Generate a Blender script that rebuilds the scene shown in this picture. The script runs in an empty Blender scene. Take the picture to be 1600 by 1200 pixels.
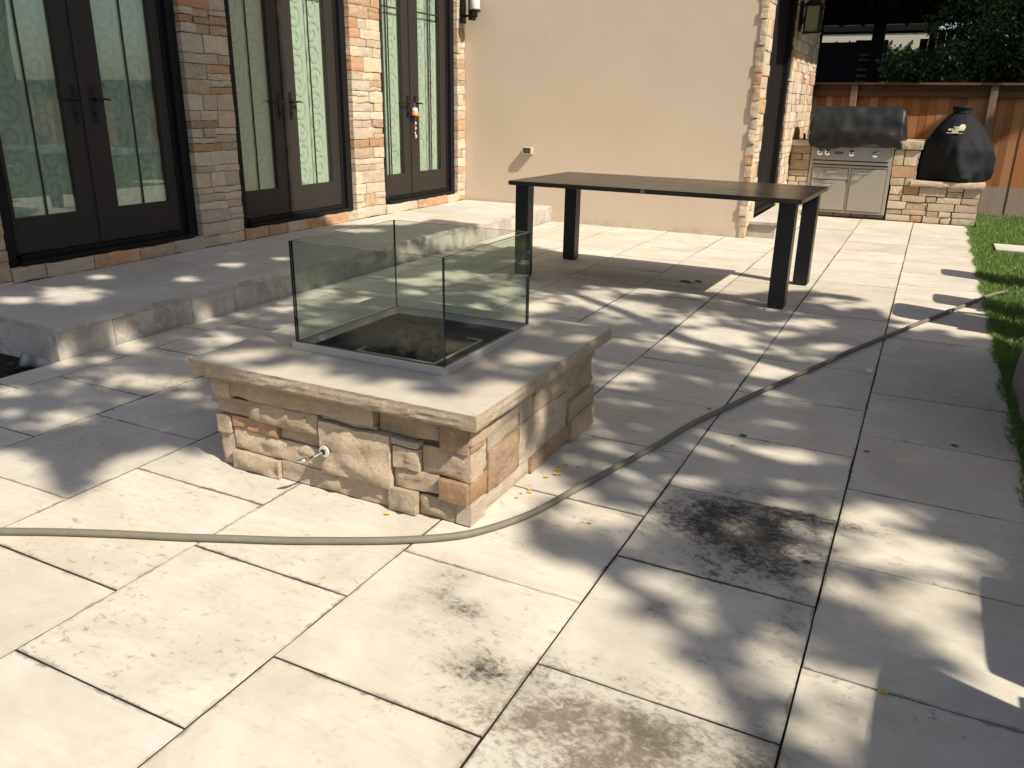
import bpy, math, random
import numpy as np
from mathutils import Vector, Matrix, noise as mnoise

random.seed(7)
rng = np.random.default_rng(11)
SC = bpy.context.scene
COL = SC.collection
rad = math.radians

# ------------------------------------------------------------------ camera
cam_d = bpy.data.cameras.new('camera')
cam = bpy.data.objects.new('camera', cam_d)
COL.objects.link(cam)
cam_d.sensor_width = 36.0
cam_d.lens = 1266.8 / 1600 * 36.0
cam_d.clip_start = 0.02
cam_d.clip_end = 600
CAM_H = 1.372
yaw, pitch, roll = rad(26.362), rad(19.088), rad(0.938)
fwd = Vector((-math.sin(yaw) * math.cos(pitch), math.cos(yaw) * math.cos(pitch), -math.sin(pitch)))
rgt = Vector((math.cos(yaw), math.sin(yaw), 0))
up = rgt.cross(fwd)
r2 = math.cos(roll) * rgt + math.sin(roll) * up
u2 = -math.sin(roll) * rgt + math.cos(roll) * up
cam.matrix_world = Matrix(((r2.x, u2.x, -fwd.x, 0), (r2.y, u2.y, -fwd.y, 0), (r2.z, u2.z, -fwd.z, CAM_H), (0, 0, 0, 1)))
SC.camera = cam

# ------------------------------------------------------------------ light
SX, SY = 0.92, 0.30                       # direction to the sun is (SX, -SY, 1)
TO_SUN = Vector((SX, -SY, 1.0)).normalized()
world = bpy.data.worlds.new('World')
SC.world = world
world.use_nodes = True
wn = world.node_tree
wn.nodes.clear()
w_out = wn.nodes.new('ShaderNodeOutputWorld')
w_bg = wn.nodes.new('ShaderNodeBackground')
w_sky = wn.nodes.new('ShaderNodeTexSky')
w_sky.sky_type = 'NISHITA'
w_sky.sun_disc = False
w_sky.sun_elevation = math.asin(TO_SUN.z)
w_sky.sun_rotation = math.atan2(TO_SUN.x, TO_SUN.y)
w_sky.air_density = 1.0
w_sky.dust_density = 2.0
w_bg.inputs['Strength'].default_value = 0.100
wn.links.new(w_sky.outputs[0], w_bg.inputs[0])
wn.links.new(w_bg.outputs[0], w_out.inputs[0])
sun_d = bpy.data.lights.new('sun', 'SUN')
sun_d.energy = 5.0
sun_d.angle = rad(0.53)
sun_d.color = (1.0, 0.93, 0.80)
sun = bpy.data.objects.new('sun', sun_d)
COL.objects.link(sun)
sun.rotation_euler = TO_SUN.to_track_quat('Z', 'Y').to_euler()
sun.location = (8, -3, 12)

SC.view_settings.view_transform = 'Standard'
SC.view_settings.look = 'None'
SC.view_settings.exposure = 0.57
SC.view_settings.gamma = 1.0
SC.view_settings.use_curve_mapping = False
SC.render.engine = 'CYCLES'
SC.cycles.max_bounces = 10
SC.cycles.transparent_max_bounces = 24
SC.cycles.caustics_reflective = False
SC.cycles.caustics_refractive = False

# ------------------------------------------------------------------ object helpers
def link(o):
    COL.objects.link(o)
    return o

def tag(o, label=None, cat=None, group=None, kind=None):
    if label: o['label'] = label
    if cat: o['category'] = cat
    if group: o['group'] = group
    if kind: o['kind'] = kind
    return o

def empty(name, loc=(0, 0, 0), rz=0.0, **k):
    o = bpy.data.objects.new(name, None)
    o.empty_display_size = 0.1
    link(o)
    o.location = loc
    o.rotation_euler = (0, 0, rz)
    return tag(o, **k)

class MB:
    """collects faces, then links them as ONE mesh object"""
    def __init__(s):
        s.v, s.f, s.m = [], [], []
    def add(s, vs, fs, mi=0):
        b = len(s.v)
        s.v += [tuple(p) for p in vs]
        s.f += [tuple(i + b for i in f) for f in fs]
        s.m += [mi] * len(fs)
        return s
    def box(s, x0, x1, y0, y1, z0, z1, mi=0, bev=0.0):
        if bev <= 0:
            vs = [(x0, y0, z0), (x1, y0, z0), (x1, y1, z0), (x0, y1, z0), (x0, y0, z1), (x1, y0, z1), (x1, y1, z1), (x0, y1, z1)]
            return s.add(vs, [(0, 3, 2, 1), (4, 5, 6, 7), (0, 1, 5, 4), (1, 2, 6, 5), (2, 3, 7, 6), (3, 0, 4, 7)], mi)
        b = min(bev, (x1 - x0) * .45, (y1 - y0) * .45, (z1 - z0) * .45)
        vs, idx = [], {}
        X, Y, Z = (x0, x1), (y0, y1), (z0, z1)
        for i in (0, 1):
            for j in (0, 1):
                for k in (0, 1):
                    sx, sy, sz = (1 if i == 0 else -1), (1 if j == 0 else -1), (1 if k == 0 else -1)
                    idx[i, j, k, 0] = len(vs); vs.append((X[i], Y[j] + sy * b, Z[k] + sz * b))
                    idx[i, j, k, 1] = len(vs); vs.append((X[i] + sx * b, Y[j], Z[k] + sz * b))
                    idx[i, j, k, 2] = len(vs); vs.append((X[i] + sx * b, Y[j] + sy * b, Z[k]))
        g = lambda i, j, k, a: idx[i, j, k, a]
        fs = []
        fs.append((g(0,0,0,0), g(0,0,1,0), g(0,1,1,0), g(0,1,0,0)))
        fs.append((g(1,0,0,0), g(1,1,0,0), g(1,1,1,0), g(1,0,1,0)))
        fs.append((g(0,0,0,1), g(1,0,0,1), g(1,0,1,1), g(0,0,1,1)))
        fs.append((g(0,1,0,1), g(0,1,1,1), g(1,1,1,1), g(1,1,0,1)))
        fs.append((g(0,0,0,2), g(0,1,0,2), g(1,1,0,2), g(1,0,0,2)))
        fs.append((g(0,0,1,2), g(1,0,1,2), g(1,1,1,2), g(0,1,1,2)))
        for k in (0, 1):
            for j in (0, 1):
                fs.append((g(0,j,k,1), g(0,j,k,2), g(1,j,k,2), g(1,j,k,1)))
            for i in (0, 1):
                fs.append((g(i,0,k,0), g(i,0,k,2), g(i,1,k,2), g(i,1,k,0)))
        for i in (0, 1):
            for j in (0, 1):
                fs.append((g(i,j,0,0), g(i,j,0,1), g(i,j,1,1), g(i,j,1,0)))
                for k in (0, 1):
                    fs.append((g(i,j,k,0), g(i,j,k,1), g(i,j,k,2)))
        return s.add(vs, fs, mi)
    def tube(s, pts, r, n=8, mi=0, cap=True):
        pts = [Vector(p) for p in pts]
        rs = r if isinstance(r, (list, tuple)) else [r] * len(pts)
        vs, fs = [], []
        prev = None
        for i, p in enumerate(pts):
            a = pts[max(i - 1, 0)]; b = pts[min(i + 1, len(pts) - 1)]
            t = (b - a).normalized()
            if prev is None:
                ref = Vector((0, 0, 1)) if abs(t.z) < .9 else Vector((1, 0, 0))
                e1 = t.cross(ref).normalized()
            else:
                e1 = (prev - t * prev.dot(t)).normalized()
            prev = e1
            e2 = t.cross(e1)
            for k in range(n):
                th = 2 * math.pi * k / n
                vs.append(p + (e1 * math.cos(th) + e2 * math.sin(th)) * rs[i])
        for i in range(len(pts) - 1):
            for k in range(n):
                a = i * n + k; b = i * n + (k + 1) % n
                fs.append((a, b, b + n, a + n))
        if cap:
            fs.append(tuple(range(n))[::-1]); fs.append(tuple((len(pts) - 1) * n + k for k in range(n)))
        return s.add(vs, fs, mi)
    def lathe(s, prof, c=(0, 0, 0), n=24, mi=0, axis='z'):
        vs, fs = [], []
        for (r, h) in prof:
            for k in range(n):
                th = 2 * math.pi * k / n
                p = (r * math.cos(th), r * math.sin(th), h)
                if axis == 'y': p = (p[0], h, p[1])
                if axis == 'x': p = (h, p[0], p[1])
                vs.append((p[0] + c[0], p[1] + c[1], p[2] + c[2]))
        for i in range(len(prof) - 1):
            for k in range(n):
                a = i * n + k; b = i * n + (k + 1) % n
                fs.append((a, b, b + n, a + n))
        fs.append(tuple(range(n))[::-1]); fs.append(tuple((len(prof) - 1) * n + k for k in range(n)))
        return s.add(vs, fs, mi)
    def prism(s, poly, axis, a, b, mi=0):
        """poly: 2D outline; axis 'x': (y,z) outline extruded along x, 'y': (x,z), 'z': (x,y)"""
        n = len(poly); vs = []
        for t in (a, b):
            for p in poly:
                vs.append({'x': (t, p[0], p[1]), 'y': (p[0], t, p[1]), 'z': (p[0], p[1], t)}[axis])
        fs = [tuple(range(n)), tuple(range(2 * n - 1, n - 1, -1))]
        for i in range(n):
            j = (i + 1) % n
            fs.append((i, i + n, j + n, j))
        return s.add(vs, fs, mi)
    def mesh(s, name, mats, smooth=False):
        me = bpy.data.meshes.new(name)
        me.from_pydata(s.v, [], s.f)
        for m in (mats if isinstance(mats, (list, tuple)) else [mats]): me.materials.append(m)
        if any(s.m): me.polygons.foreach_set('material_index', s.m)
        if smooth: me.polygons.foreach_set('use_smooth', [True] * len(me.polygons))
        me.update()
        return me
    def build(s, name, mats, parent=None, smooth=False, loc=None, fix=True, **k):
        me = s.mesh(name, mats, smooth)
        if fix:
            import bmesh
            bm = bmesh.new(); bm.from_mesh(me)
            bmesh.ops.recalc_face_normals(bm, faces=bm.faces)
            bm.to_mesh(me); bm.free()
        return place(me, name, parent, loc, **k)

def place(me, name, parent=None, loc=None, rz=0.0, **k):
    """world coordinates in; made local to the parent (parents here carry no rotation)"""
    o = bpy.data.objects.new(name, me)
    link(o)
    o.rotation_euler = (0, 0, rz)
    l = Vector(loc) if loc else Vector((0, 0, 0))
    if parent:
        o.parent = parent
        p = parent
        while p:
            l = l - p.location
            p = p.parent
    o.location = l
    return tag(o, **k)

def big_mesh(name, V, Q, mat, parent=None, tri=False, **k):
    me = bpy.data.meshes.new(name)
    V = np.asarray(V, np.float32); Q = np.asarray(Q, np.int32)
    n = 3 if tri else 4
    me.vertices.add(len(V)); me.vertices.foreach_set('co', V.ravel())
    me.loops.add(Q.size); me.loops.foreach_set('vertex_index', Q.ravel())
    me.polygons.add(len(Q)); me.polygons.foreach_set('loop_start', np.arange(0, Q.size, n, dtype=np.int32))
    for m in (mat if isinstance(mat, (list, tuple)) else [mat]): me.materials.append(m)
    me.update(calc_edges=True); me.validate()
    return place(me, name, parent, **k)

# ------------------------------------------------------------------ material helpers
def lin(r, g, b):
    f = lambda c: (c / 255 / 12.92) if c / 255 <= .04045 else ((c / 255 + .055) / 1.055) ** 2.4
    return (f(r), f(g), f(b), 1)

class NT:
    def __init__(s, name):
        s.mat = bpy.data.materials.new(name)
        s.mat.use_nodes = True
        s.t = s.mat.node_tree
        s.t.nodes.clear()
        s.out = s.t.nodes.new('ShaderNodeOutputMaterial')
    def n(s, typ, **k):
        nd = s.t.nodes.new(typ)
        for a, v in k.items():
            if a.startswith('i_'):
                key = a[2:]
                key = int(key) if key.isdigit() else key.replace('_', ' ')
                nd.inputs[key].default_value = v
            else: setattr(nd, a, v)
        return nd
    def l(s, a, b): s.t.links.new(a, b)
    def pos(s): return s.n('ShaderNodeNewGeometry').outputs['Position']
    def objc(s): return s.n('ShaderNodeTexCoord').outputs['Object']
    def gen(s): return s.n('ShaderNodeTexCoord').outputs['Generated']
    def mapn(s, vec, scale=(1, 1, 1), loc=(0, 0, 0), rot=(0, 0, 0)):
        m = s.n('ShaderNodeMapping'); s.l(vec, m.inputs[0])
        m.inputs['Scale'].default_value = scale; m.inputs['Location'].default_value = loc; m.inputs['Rotation'].default_value = rot
        return m.outputs[0]
    def noise(s, vec, scale, detail=4, rough=.55, dist=0.0):
        nd = s.n('ShaderNodeTexNoise'); s.l(vec, nd.inputs['Vector'])
        nd.inputs['Scale'].default_value = scale; nd.inputs['Detail'].default_value = detail
        nd.inputs['Roughness'].default_value = rough; nd.inputs['Distortion'].default_value = dist
        return nd.outputs['Fac']
    def ramp(s, fac, stops, interp='LINEAR'):
        nd = s.n('ShaderNodeValToRGB'); s.l(fac, nd.inputs[0])
        cr = nd.color_ramp; cr.interpolation = interp
        while len(cr.elements) < len(stops): cr.elements.new(.5)
        for e, (p, c) in zip(cr.elements, stops):
            e.position = p
            e.color = c if isinstance(c, tuple) else (c, c, c, 1)
        return nd.outputs[0]
    def math(s, op, a, b=None, c=None, clamp=False):
        nd = s.n('ShaderNodeMath'); nd.operation = op; nd.use_clamp = clamp
        for i, v in enumerate((a, b, c)):
            if v is None: continue
            if isinstance(v, (int, float)): nd.inputs[i].default_value = v
            else: s.l(v, nd.inputs[i])
        return nd.outputs[0]
    def mix(s, fac, a, b, mode='MIX'):
        nd = s.n('ShaderNodeMix'); nd.data_type = 'RGBA'; nd.blend_type = mode
        for i, v in ((0, fac), (6, a), (7, b)):
            if isinstance(v, (int, float)): nd.inputs[i].default_value = v
            elif isinstance(v, tuple): nd.inputs[i].default_value = v
            else: s.l(v, nd.inputs[i])
        return nd.outputs[2]
    def vadd(s, a, b):
        nd = s.n('ShaderNodeVectorMath'); nd.operation = 'ADD'
        for i, v in enumerate((a, b)):
            if isinstance(v, tuple): nd.inputs[i].default_value = v
            else: s.l(v, nd.inputs[i])
        return nd.outputs[0]
    def rnd(s): return s.n('ShaderNodeObjectInfo').outputs['Random']
    def bump(s, h, strength=.3, dist=.01):
        nd = s.n('ShaderNodeBump'); nd.inputs['Strength'].default_value = strength; nd.inputs['Distance'].default_value = dist
        s.l(h, nd.inputs['Height']); return nd.outputs[0]
    def bsdf(s, col, rough=.6, metal=0.0, normal=None, spec=.5, **k):
        nd = s.n('ShaderNodeBsdfPrincipled')
        for key, v in (('Base Color', col), ('Roughness', rough), ('Metallic', metal), ('Specular IOR Level', spec)):
            if isinstance(v, (int, float)) or isinstance(v, tuple): nd.inputs[key].default_value = v
            else: s.l(v, nd.inputs[key])
        for key, v in k.items(): nd.inputs[key.replace('_', ' ')].default_value = v
        if normal is not None: s.l(normal, nd.inputs['Normal'])
        s.l(nd.outputs[0], s.out.inputs[0])
        return nd

def simple(name, col, rough=.5, metal=0.0, spec=.5, var=.12, nscale=30, bump=.15, bdist=.002):
    t = NT(name); o = t.objc()
    f = t.noise(o, nscale, 5, .6)
    c = t.mix(f, tuple(min(1, v * (1 - var)) for v in col[:3]) + (1,), tuple(min(1, v * (1 + var)) for v in col[:3]) + (1,))
    t.bsdf(c, rough, metal, t.bump(f, bump, bdist), spec)
    return t.mat

# ------------------------------------------------------------------ materials
def mat_paver(name, base_a, base_b, stain=1.0, stains=()):
    t = NT(name)
    p = t.pos(); r = t.rnd()
    comb = t.n('ShaderNodeCombineXYZ'); t.l(t.math('MULTIPLY', r, 37.0), comb.inputs[0]); t.l(t.math('MULTIPLY', r, 91.0), comb.inputs[1]); t.l(t.math('MULTIPLY', r, 53.0), comb.inputs[2])
    q = t.vadd(p, comb.outputs[0])
    big = t.noise(q, 2.6, 4, .6, .6)
    c = t.mix(t.ramp(big, [(.34, 0.0), (.66, 1.0)]), base_a, base_b)
    tint = t.ramp(r, [(0, (.86, .87, .88, 1)), (.25, (1, .985, .95, 1)), (.5, (.93, .93, .91, 1)), (.75, (1.04, 1.01, .97, 1)), (1, (.90, .87, .83, 1))])
    c = t.mix(1.0, c, tint, 'MULTIPLY')
    # soft sedimentary veins
    vein = t.noise(t.mapn(q, (1.2, 6.0, 3.0), rot=(0, 0, .5)), 1.6, 6, .62, 1.4)
    c = t.mix(t.math('MULTIPLY', t.ramp(vein, [(.47, 0.0), (.53, 1.0), (.60, 0.0)]), .30), c, (.41, .35, .27, 1))
    fine = t.noise(q, 38, 6, .65)
    c = t.mix(t.math('MULTIPLY', t.ramp(fine, [(.35, 0.0), (.8, 1.0)]), .16), c, (.33, .28, .21, 1))
    # weathering specks
    speck = t.noise(t.mapn(q, (1.0, 1.6, 1.0), rot=(0, 0, .6)), 26, 8, .72, .5)
    patch = t.noise(q, 1.7, 3, .55, .8)
    m = t.math('MULTIPLY', t.ramp(speck, [(.56, 0.0), (.64, 1.0)]), t.ramp(patch, [(.42, .04), (.64, 1.0)]))
    c = t.mix(t.math('MULTIPLY', m, .55 * stain), c, (.115, .095, .07, 1))
    # grime creeping in from the joints
    g = t.gen(); sp = t.n('ShaderNodeSeparateXYZ'); t.l(g, sp.inputs[0])
    def edge(ch): return t.math('MINIMUM', ch, t.math('SUBTRACT', 1.0, ch))
    e = t.math('MINIMUM', edge(sp.outputs[0]), edge(sp.outputs[1]))
    wob = t.noise(q, 22, 8, .75)
    e2 = t.math('SUBTRACT', e, t.math('MULTIPLY', t.math('SUBTRACT', wob, .5), .085))
    em = t.math('MULTIPLY', t.ramp(e2, [(0.0, 1.0), (.013, .0)]), t.ramp(t.noise(q, 3.9, 4), [(.40, .10), (.60, 1.0)]))
    c = t.mix(t.math('MULTIPLY', em, .75 * stain), c, (.10, .085, .065, 1))
    # stains with a shape of their own, each at its slab
    sx = t.n('ShaderNodeSeparateXYZ'); t.l(p, sx.inputs[0])
    wn1 = t.math('MULTIPLY', t.math('SUBTRACT', t.noise(p, 5.5, 6, .68), .5), .9)
    for (x, y, rx, ry, amt, col, thr) in stains:
        dx = t.math('DIVIDE', t.math('SUBTRACT', sx.outputs[0], x), rx)
        dy = t.math('DIVIDE', t.math('SUBTRACT', sx.outputs[1], y), ry)
        d = t.math('SQRT', t.math('ADD', t.math('MULTIPLY', dx, dx), t.math('MULTIPLY', dy, dy)))
        fall = t.ramp(t.math('ADD', d, wn1), [(.25, 1.0), (1.0, 0.0)])
        sp2 = t.math('ADD', t.math('MULTIPLY', t.noise(t.mapn(p, (1, 1.5, 1), (x, y, 0), (0, 0, .7)), 34, 10, .80, .3), .65), t.math('MULTIPLY', t.noise(p, 9, 5, .7, .5), .35))
        dens = t.math('ADD', sp2, t.math('MULTIPLY', fall, .15))
        msk = t.math('MULTIPLY', t.ramp(dens, [(thr - .07, 0.0), (thr + .05, 1.0)]), t.ramp(fall, [(.0, 0.0), (.18, 1.0)]))
        c = t.mix(t.math('MULTIPLY', fall, amt * .36), c, tuple(v * 1.6 for v in col[:3]) + (1,))
        c = t.mix(t.math('MULTIPLY', msk, amt), c, col)
    h = t.math('ADD', t.math('MULTIPLY', speck, .5), t.math('MULTIPLY', fine, .5))
    t.bsdf(c, .72, 0, t.bump(h, .22, .004), .25)
    return t.mat

DK = (.032, .029, .025, 1); BR = (.125, .10, .07, 1)
STAINS = [(-.44, 2.60, .36, .30, .97, DK, .62), (-.30, 2.46, .27, .34, .92, DK, .63), (-.40, 2.52, .40, .36, .5, DK, .95), (-.28, 2.77, .38, .07, .9, DK, .63), (-.4, 2.88, .34, .14, .5, DK, .69),
          (-.42, 1.42, .46, .30, .85, BR, .62), (-.30, 1.50, .30, .12, .5, DK, .69), (-.13, 1.55, .10, .25, .6, DK, .70), (-.80, 1.51, .17, .11, .97, DK, .64), (-1.02, 1.72, .16, .10, .8, DK, .68), (-1.12, 1.80, .12, .16, .6, DK, .69),
          (-.92, 1.56, .30, .25, .35, BR, .74), (-1.16, 1.66, .08, .12, .6, BR, .74), (-.50, 2.02, .12, .30, .5, DK, .74),
          (-.15, 2.1, .08, .5, .55, DK, .72), (-3.25, 2.72, .32, .26, .55, BR, .66), (-2.95, 2.62, .30, .14, .5, BR, .70),
          (.10, 2.35, .30, .22, .35, BR, .75), (-2.80, 2.05, .26, .10, .4, BR, .74), (-1.6, 6.35, .75, .16, .45, BR, .68), (-2.4, 6.45, .55, .3, .5, BR, .68)]
M = {}
M['paver'] = mat_paver('limestone_paver', (.575, .535, .465, 1), (.455, .415, .355, 1), 1.0, STAINS)
M['paver_plat'] = mat_paver('limestone_step', (.54, .505, .455, 1), (.45, .42, .375, 1), .6)
M['joint'] = simple('joint_sand', (.065, .055, .043), .95, 0, .1, .4, 60)

def mat_stone(name, a, b, c3):
    t = NT(name); o = t.objc(); r = t.rnd()
    comb = t.n('ShaderNodeCombineXYZ'); t.l(t.math('MULTIPLY', r, 41.0), comb.inputs[0]); t.l(t.math('MULTIPLY', r, 17.0), comb.inputs[2])
    q = t.vadd(o, comb.outputs[0])
    f = t.noise(q, 9, 6, .62, .7)
    band = t.noise(t.mapn(q, (1.2, 1.2, 9)), 5, 5, .6, .5)
    c = t.mix(t.ramp(f, [(.34, 0.0), (.66, 1.0)]), a, b)
    c = t.mix(t.math('MULTIPLY', t.ramp(band, [(.5, 0.0), (.66, 1.0)]), .45), c, c3)
    v = t.ramp(r, [(0, .82), (1, 1.12)])
    c = t.mix(1.0, c, v, 'MULTIPLY')
    fine = t.noise(q, 60, 10, .78)
    c = t.mix(t.math('MULTIPLY', t.ramp(fine, [(.50, 0.0), (.64, 1.0)]), .36), c, (.20, .145, .095, 1))
    pale = t.noise(q, 26, 8, .7)
    c = t.mix(t.math('MULTIPLY', t.ramp(pale, [(.54, 0.0), (.66, 1.0)]), .35), c, (.68, .58, .44, 1))
    c = t.mix(1.0, c, (1.15, 1.09, 1.02, 1), 'MULTIPLY')
    h = t.math('ADD', t.math('MULTIPLY', f, .7), t.math('MULTIPLY', t.noise(q, 48, 10, .82), 1.1))
    t.bsdf(c, .85, 0, t.bump(h, .9, .022), .15)
    return t.mat
ST = {
    'cream': mat_stone('stone_cream', (.60, .505, .395, 1), (.52, .43, .325, 1), (.46, .365, .26, 1)),
    'tan': mat_stone('stone_tan', (.53, .435, .325, 1), (.455, .365, .265, 1), (.35, .265, .185, 1)),
    'grey': mat_stone('stone_grey', (.50, .45, .375, 1), (.43, .38, .31, 1), (.36, .305, .24, 1)),
    'orange': mat_stone('stone_orange', (.50, .315, .185, 1), (.42, .26, .15, 1), (.50, .38, .26, 1)),
    'brown': mat_stone('stone_brown', (.455, .345, .24, 1), (.375, .275, .185, 1), (.29, .205, .135, 1)),
    'white': mat_stone('stone_white', (.60, .53, .435, 1), (.53, .46, .37, 1), (.45, .37, .28, 1)),
}
M['cap'] = mat_stone('sandstone_cap_edge', (.50, .425, .34, 1), (.44, .37, .29, 1), (.41, .335, .25, 1))
M['mortar'] = simple('wall_backing', (.10, .078, .055), .95, 0, .1, .3, 40)

def mat_stucco():
    t = NT('tan_stucco'); p = t.pos()
    a = t.noise(p, 1.1, 3, .5, .4)
    c = t.mix(t.ramp(a, [(.3, 0.0), (.7, 1.0)]), (.62, .515, .395, 1), (.585, .48, .365, 1))
    # faint rub marks
    w = t.noise(t.mapn(p, (1, 1, .35), rot=(0, .85, 0)), 3.0, 2, .4, .1)
    c = t.mix(t.math('MULTIPLY', t.ramp(w, [(.60, 0.0), (.63, 1.0), (.66, 0.0)]), .12), c, (.72, .60, .46, 1))
    sep = t.n('ShaderNodeSeparateXYZ'); t.l(p, sep.inputs[0])
    low = t.math('MULTIPLY', t.ramp(sep.outputs[2], [(0.0, 1.0), (.10, 0.0)]), t.ramp(t.noise(p, 7, 5, .7), [(.4, 0.0), (.7, 1.0)]))
    c = t.mix(t.math('MULTIPLY', low, .5), c, (.25, .19, .13, 1))
    t.bsdf(c, .85, 0, t.bump(t.noise(p, 140, 6, .7), .35, .003), .2)
    return t.mat
M['stucco'] = mat_stucco()
M['bronze'] = simple('bronze_door_paint', (.025, .0205, .018), .5, 0, .25, .12, 12, .1)
M['black_trim'] = simple('black_trim', (.009, .008, .008), .6, 0, .15, .2, 14, .1)
M['dark_handle'] = simple('dark_bronze_handle', (.014, .012, .011), .30, .6, .5, .2, 40)

def mat_glass(name, tint, gloss_rough=.02, ior=1.5, add=0.0):
    t = NT(name)
    tr = t.n('ShaderNodeBsdfTransparent'); tr.inputs[0].default_value = tint
    gl = t.n('ShaderNodeBsdfGlossy'); gl.inputs['Color'].default_value = (.95, .98, .96, 1); gl.inputs['Roughness'].default_value = gloss_rough
    lw = t.n('ShaderNodeLayerWeight'); lw.inputs[0].default_value = .5
    f0 = ((ior - 1) / (ior + 1)) ** 2
    sch = t.math('MULTIPLY_ADD', t.math('POWER', lw.outputs['Facing'], 5.0), 1 - f0, f0)
    mx = t.n('ShaderNodeMixShader')
    t.l(t.math('ADD', sch, add, clamp=True), mx.inputs[0]); t.l(tr.outputs[0], mx.inputs[1]); t.l(gl.outputs[0], mx.inputs[2])
    t.l(mx.outputs[0], t.out.inputs[0])
    return t.mat
M['guard_glass'] = mat_glass('guard_glass', (.895, .93, .905, 1), .0, 1.36)
M['glass_edge'] = simple('glass_edge', (.008, .022, .018), .25, 0, .3, .2, 20, .0)
M['door_glass'] = mat_glass('door_glass', (.875, .925, .885, 1), .01, 1.6, .03)

def mat_fabric(name, col, var=.15, rough=.9, scale=120, bump=.4, spec=.2):
    t = NT(name); o = t.objc()
    f = t.noise(o, scale, 4, .6); g = t.noise(o, 3.5, 4, .6, .5)
    c = t.mix(g, tuple(v * (1 - var) for v in col[:3]) + (1,), tuple(v * (1 + var) for v in col[:3]) + (1,))
    t.bsdf(c, rough, 0, t.bump(t.math('ADD', f, t.math('MULTIPLY', g, 2.0)), bump, .003), spec)
    return t.mat
M['curtain'] = mat_fabric('sheer_curtain', (.55, .575, .515), .03)
M['swirl'] = mat_fabric('curtain_swirl', (.45, .485, .435), .03)
M['black_cover'] = mat_fabric('black_vinyl_cover', (.014, .0145, .015), .3, .5, 220, .25, .28)
M['black_cloth'] = mat_fabric('black_canvas_cover', (.009, .0095, .011), .3, .75, 260, .3, .2)
M['grey_cover'] = mat_fabric('grey_furniture_cover', (.16, .15, .155), .15, .8, 200, .3, .25)

def mat_steel(name, col=(.40, .36, .305), rough=.5, axis=(1, 1, 60)):
    t = NT(name); o = t.objc()
    f = t.noise(t.mapn(o, axis), 8, 4, .6)
    c = t.mix(f, tuple(v * .86 for v in col) + (1,), tuple(min(1, v * 1.1) for v in col) + (1,))
    rr = t.math('ADD', t.math('MULTIPLY', f, .16), rough - .08)
    t.bsdf(c, rr, .55, t.bump(f, .05, .001), .5)
    return t.mat
M['steel'] = mat_steel('brushed_steel')
M['steel_tray'] = mat_steel('tray_steel', (.55, .51, .48), .42, (60, 60, 2))
M['chrome'] = simple('chrome', (.75, .74, .72), .12, 1.0, .5, .05, 10, 0)
M['dark_metal'] = simple('dark_metal', (.03, .03, .03), .4, .5, .5, .2, 30)
M['burnt'] = simple('sooty_tray_floor', (.010, .0095, .009), .8, .0, .15, .5, 14, .3)
M['lava'] = simple('lava_rock', (.034, .031, .029), .9, 0, .3, .6, 40, .9, .01)
M['lava_red'] = simple('rusty_lava_rock', (.065, .042, .034), .9, 0, .3, .5, 40, .9, .01)
M['gold_rim'] = simple('tarnished_rim', (.42, .32, .20), .5, .3, .4, .4, 60)
M['table'] = None
t = NT('dark_table_slat'); o = t.objc()
g = t.noise(t.mapn(o, (1.5, 30, 30)), 4, 6, .65)
t.bsdf(t.mix(g, (.018, .013, .010, 1), (.042, .029, .021, 1)), .26, 0, t.bump(g, .12, .002), .5)
M['table'] = t.mat
M['table_leg'] = simple('black_table_leg', (.012, .012, .013), .38, .2, .5, .2, 20, .05)
t = NT('garden_hose'); o = t.objc()
g = t.noise(o, 30, 5, .65); g2 = t.noise(o, 2.2, 3, .6)
t.bsdf(t.mix(g, t.mix(g2, (.15, .135, .10, 1), (.215, .195, .15, 1)), (.11, .10, .078, 1)), .6, 0, t.bump(g, .15, .002), .3)
M['hose'] = t.mat
M['hose_metal'] = simple('hose_fitting', (.55, .50, .40), .3, .9)

def mat_plank():
    t = NT('cedar_plank'); o = t.objc(); r = t.rnd(); p = t.pos()
    comb = t.n('ShaderNodeCombineXYZ'); t.l(t.math('MULTIPLY', r, 29.0), comb.inputs[0]); t.l(t.math('MULTIPLY', r, 13.0), comb.inputs[2])
    q = t.vadd(o, comb.outputs[0])
    g = t.noise(t.mapn(q, (22, 22, 1.3)), 3.0, 6, .62, .6)
    a = t.ramp(r, [(0, (.50, .215, .075, 1)), (.2, (.40, .155, .055, 1)), (.4, (.52, .27, .115, 1)), (.6, (.34, .14, .055, 1)), (.78, (.46, .32, .20, 1)), (.9, (.42, .18, .07, 1)), (1, (.55, .25, .09, 1))], 'CONSTANT')
    c = t.mix(g, t.mix(1.0, a, (.62, .55, .5, 1), 'MULTIPLY'), a)
    sep = t.n('ShaderNodeSeparateXYZ'); t.l(p, sep.inputs[0])
    grey = t.ramp(t.math('ADD', sep.outputs[2], t.math('MULTIPLY', t.math('SUBTRACT', t.noise(p, 6, 4, .7), .5), .05)), [(.35, 1.0), (.385, 0.0)])
    c = t.mix(t.math('MULTIPLY', grey, .85), c, t.mix(g, (.24, .20, .165, 1), (.36, .315, .26, 1)))
    t.bsdf(c, .75, 0, t.bump(g, .3, .004), .25)
    return t.mat
M['plank'] = mat_plank()
M['old_wood'] = simple('weathered_post', (.20, .145, .10), .8, 0, .2, .35, 18, .4, .004)
M['rail'] = simple('fence_rail', (.13, .07, .035), .75, 0, .2, .35, 12, .4, .004)
M['dark_wood'] = simple('dark_stained_wood', (.009, .007, .006), .75, 0, .15, .3, 12, .3)
M['far_stucco'] = simple('cream_render', (.60, .54, .43), .9, 0, .2, .1, 3)
M['screen'] = simple('black_screen', (.006, .008, .010), .8, 0, .2, .3, 4)
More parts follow.
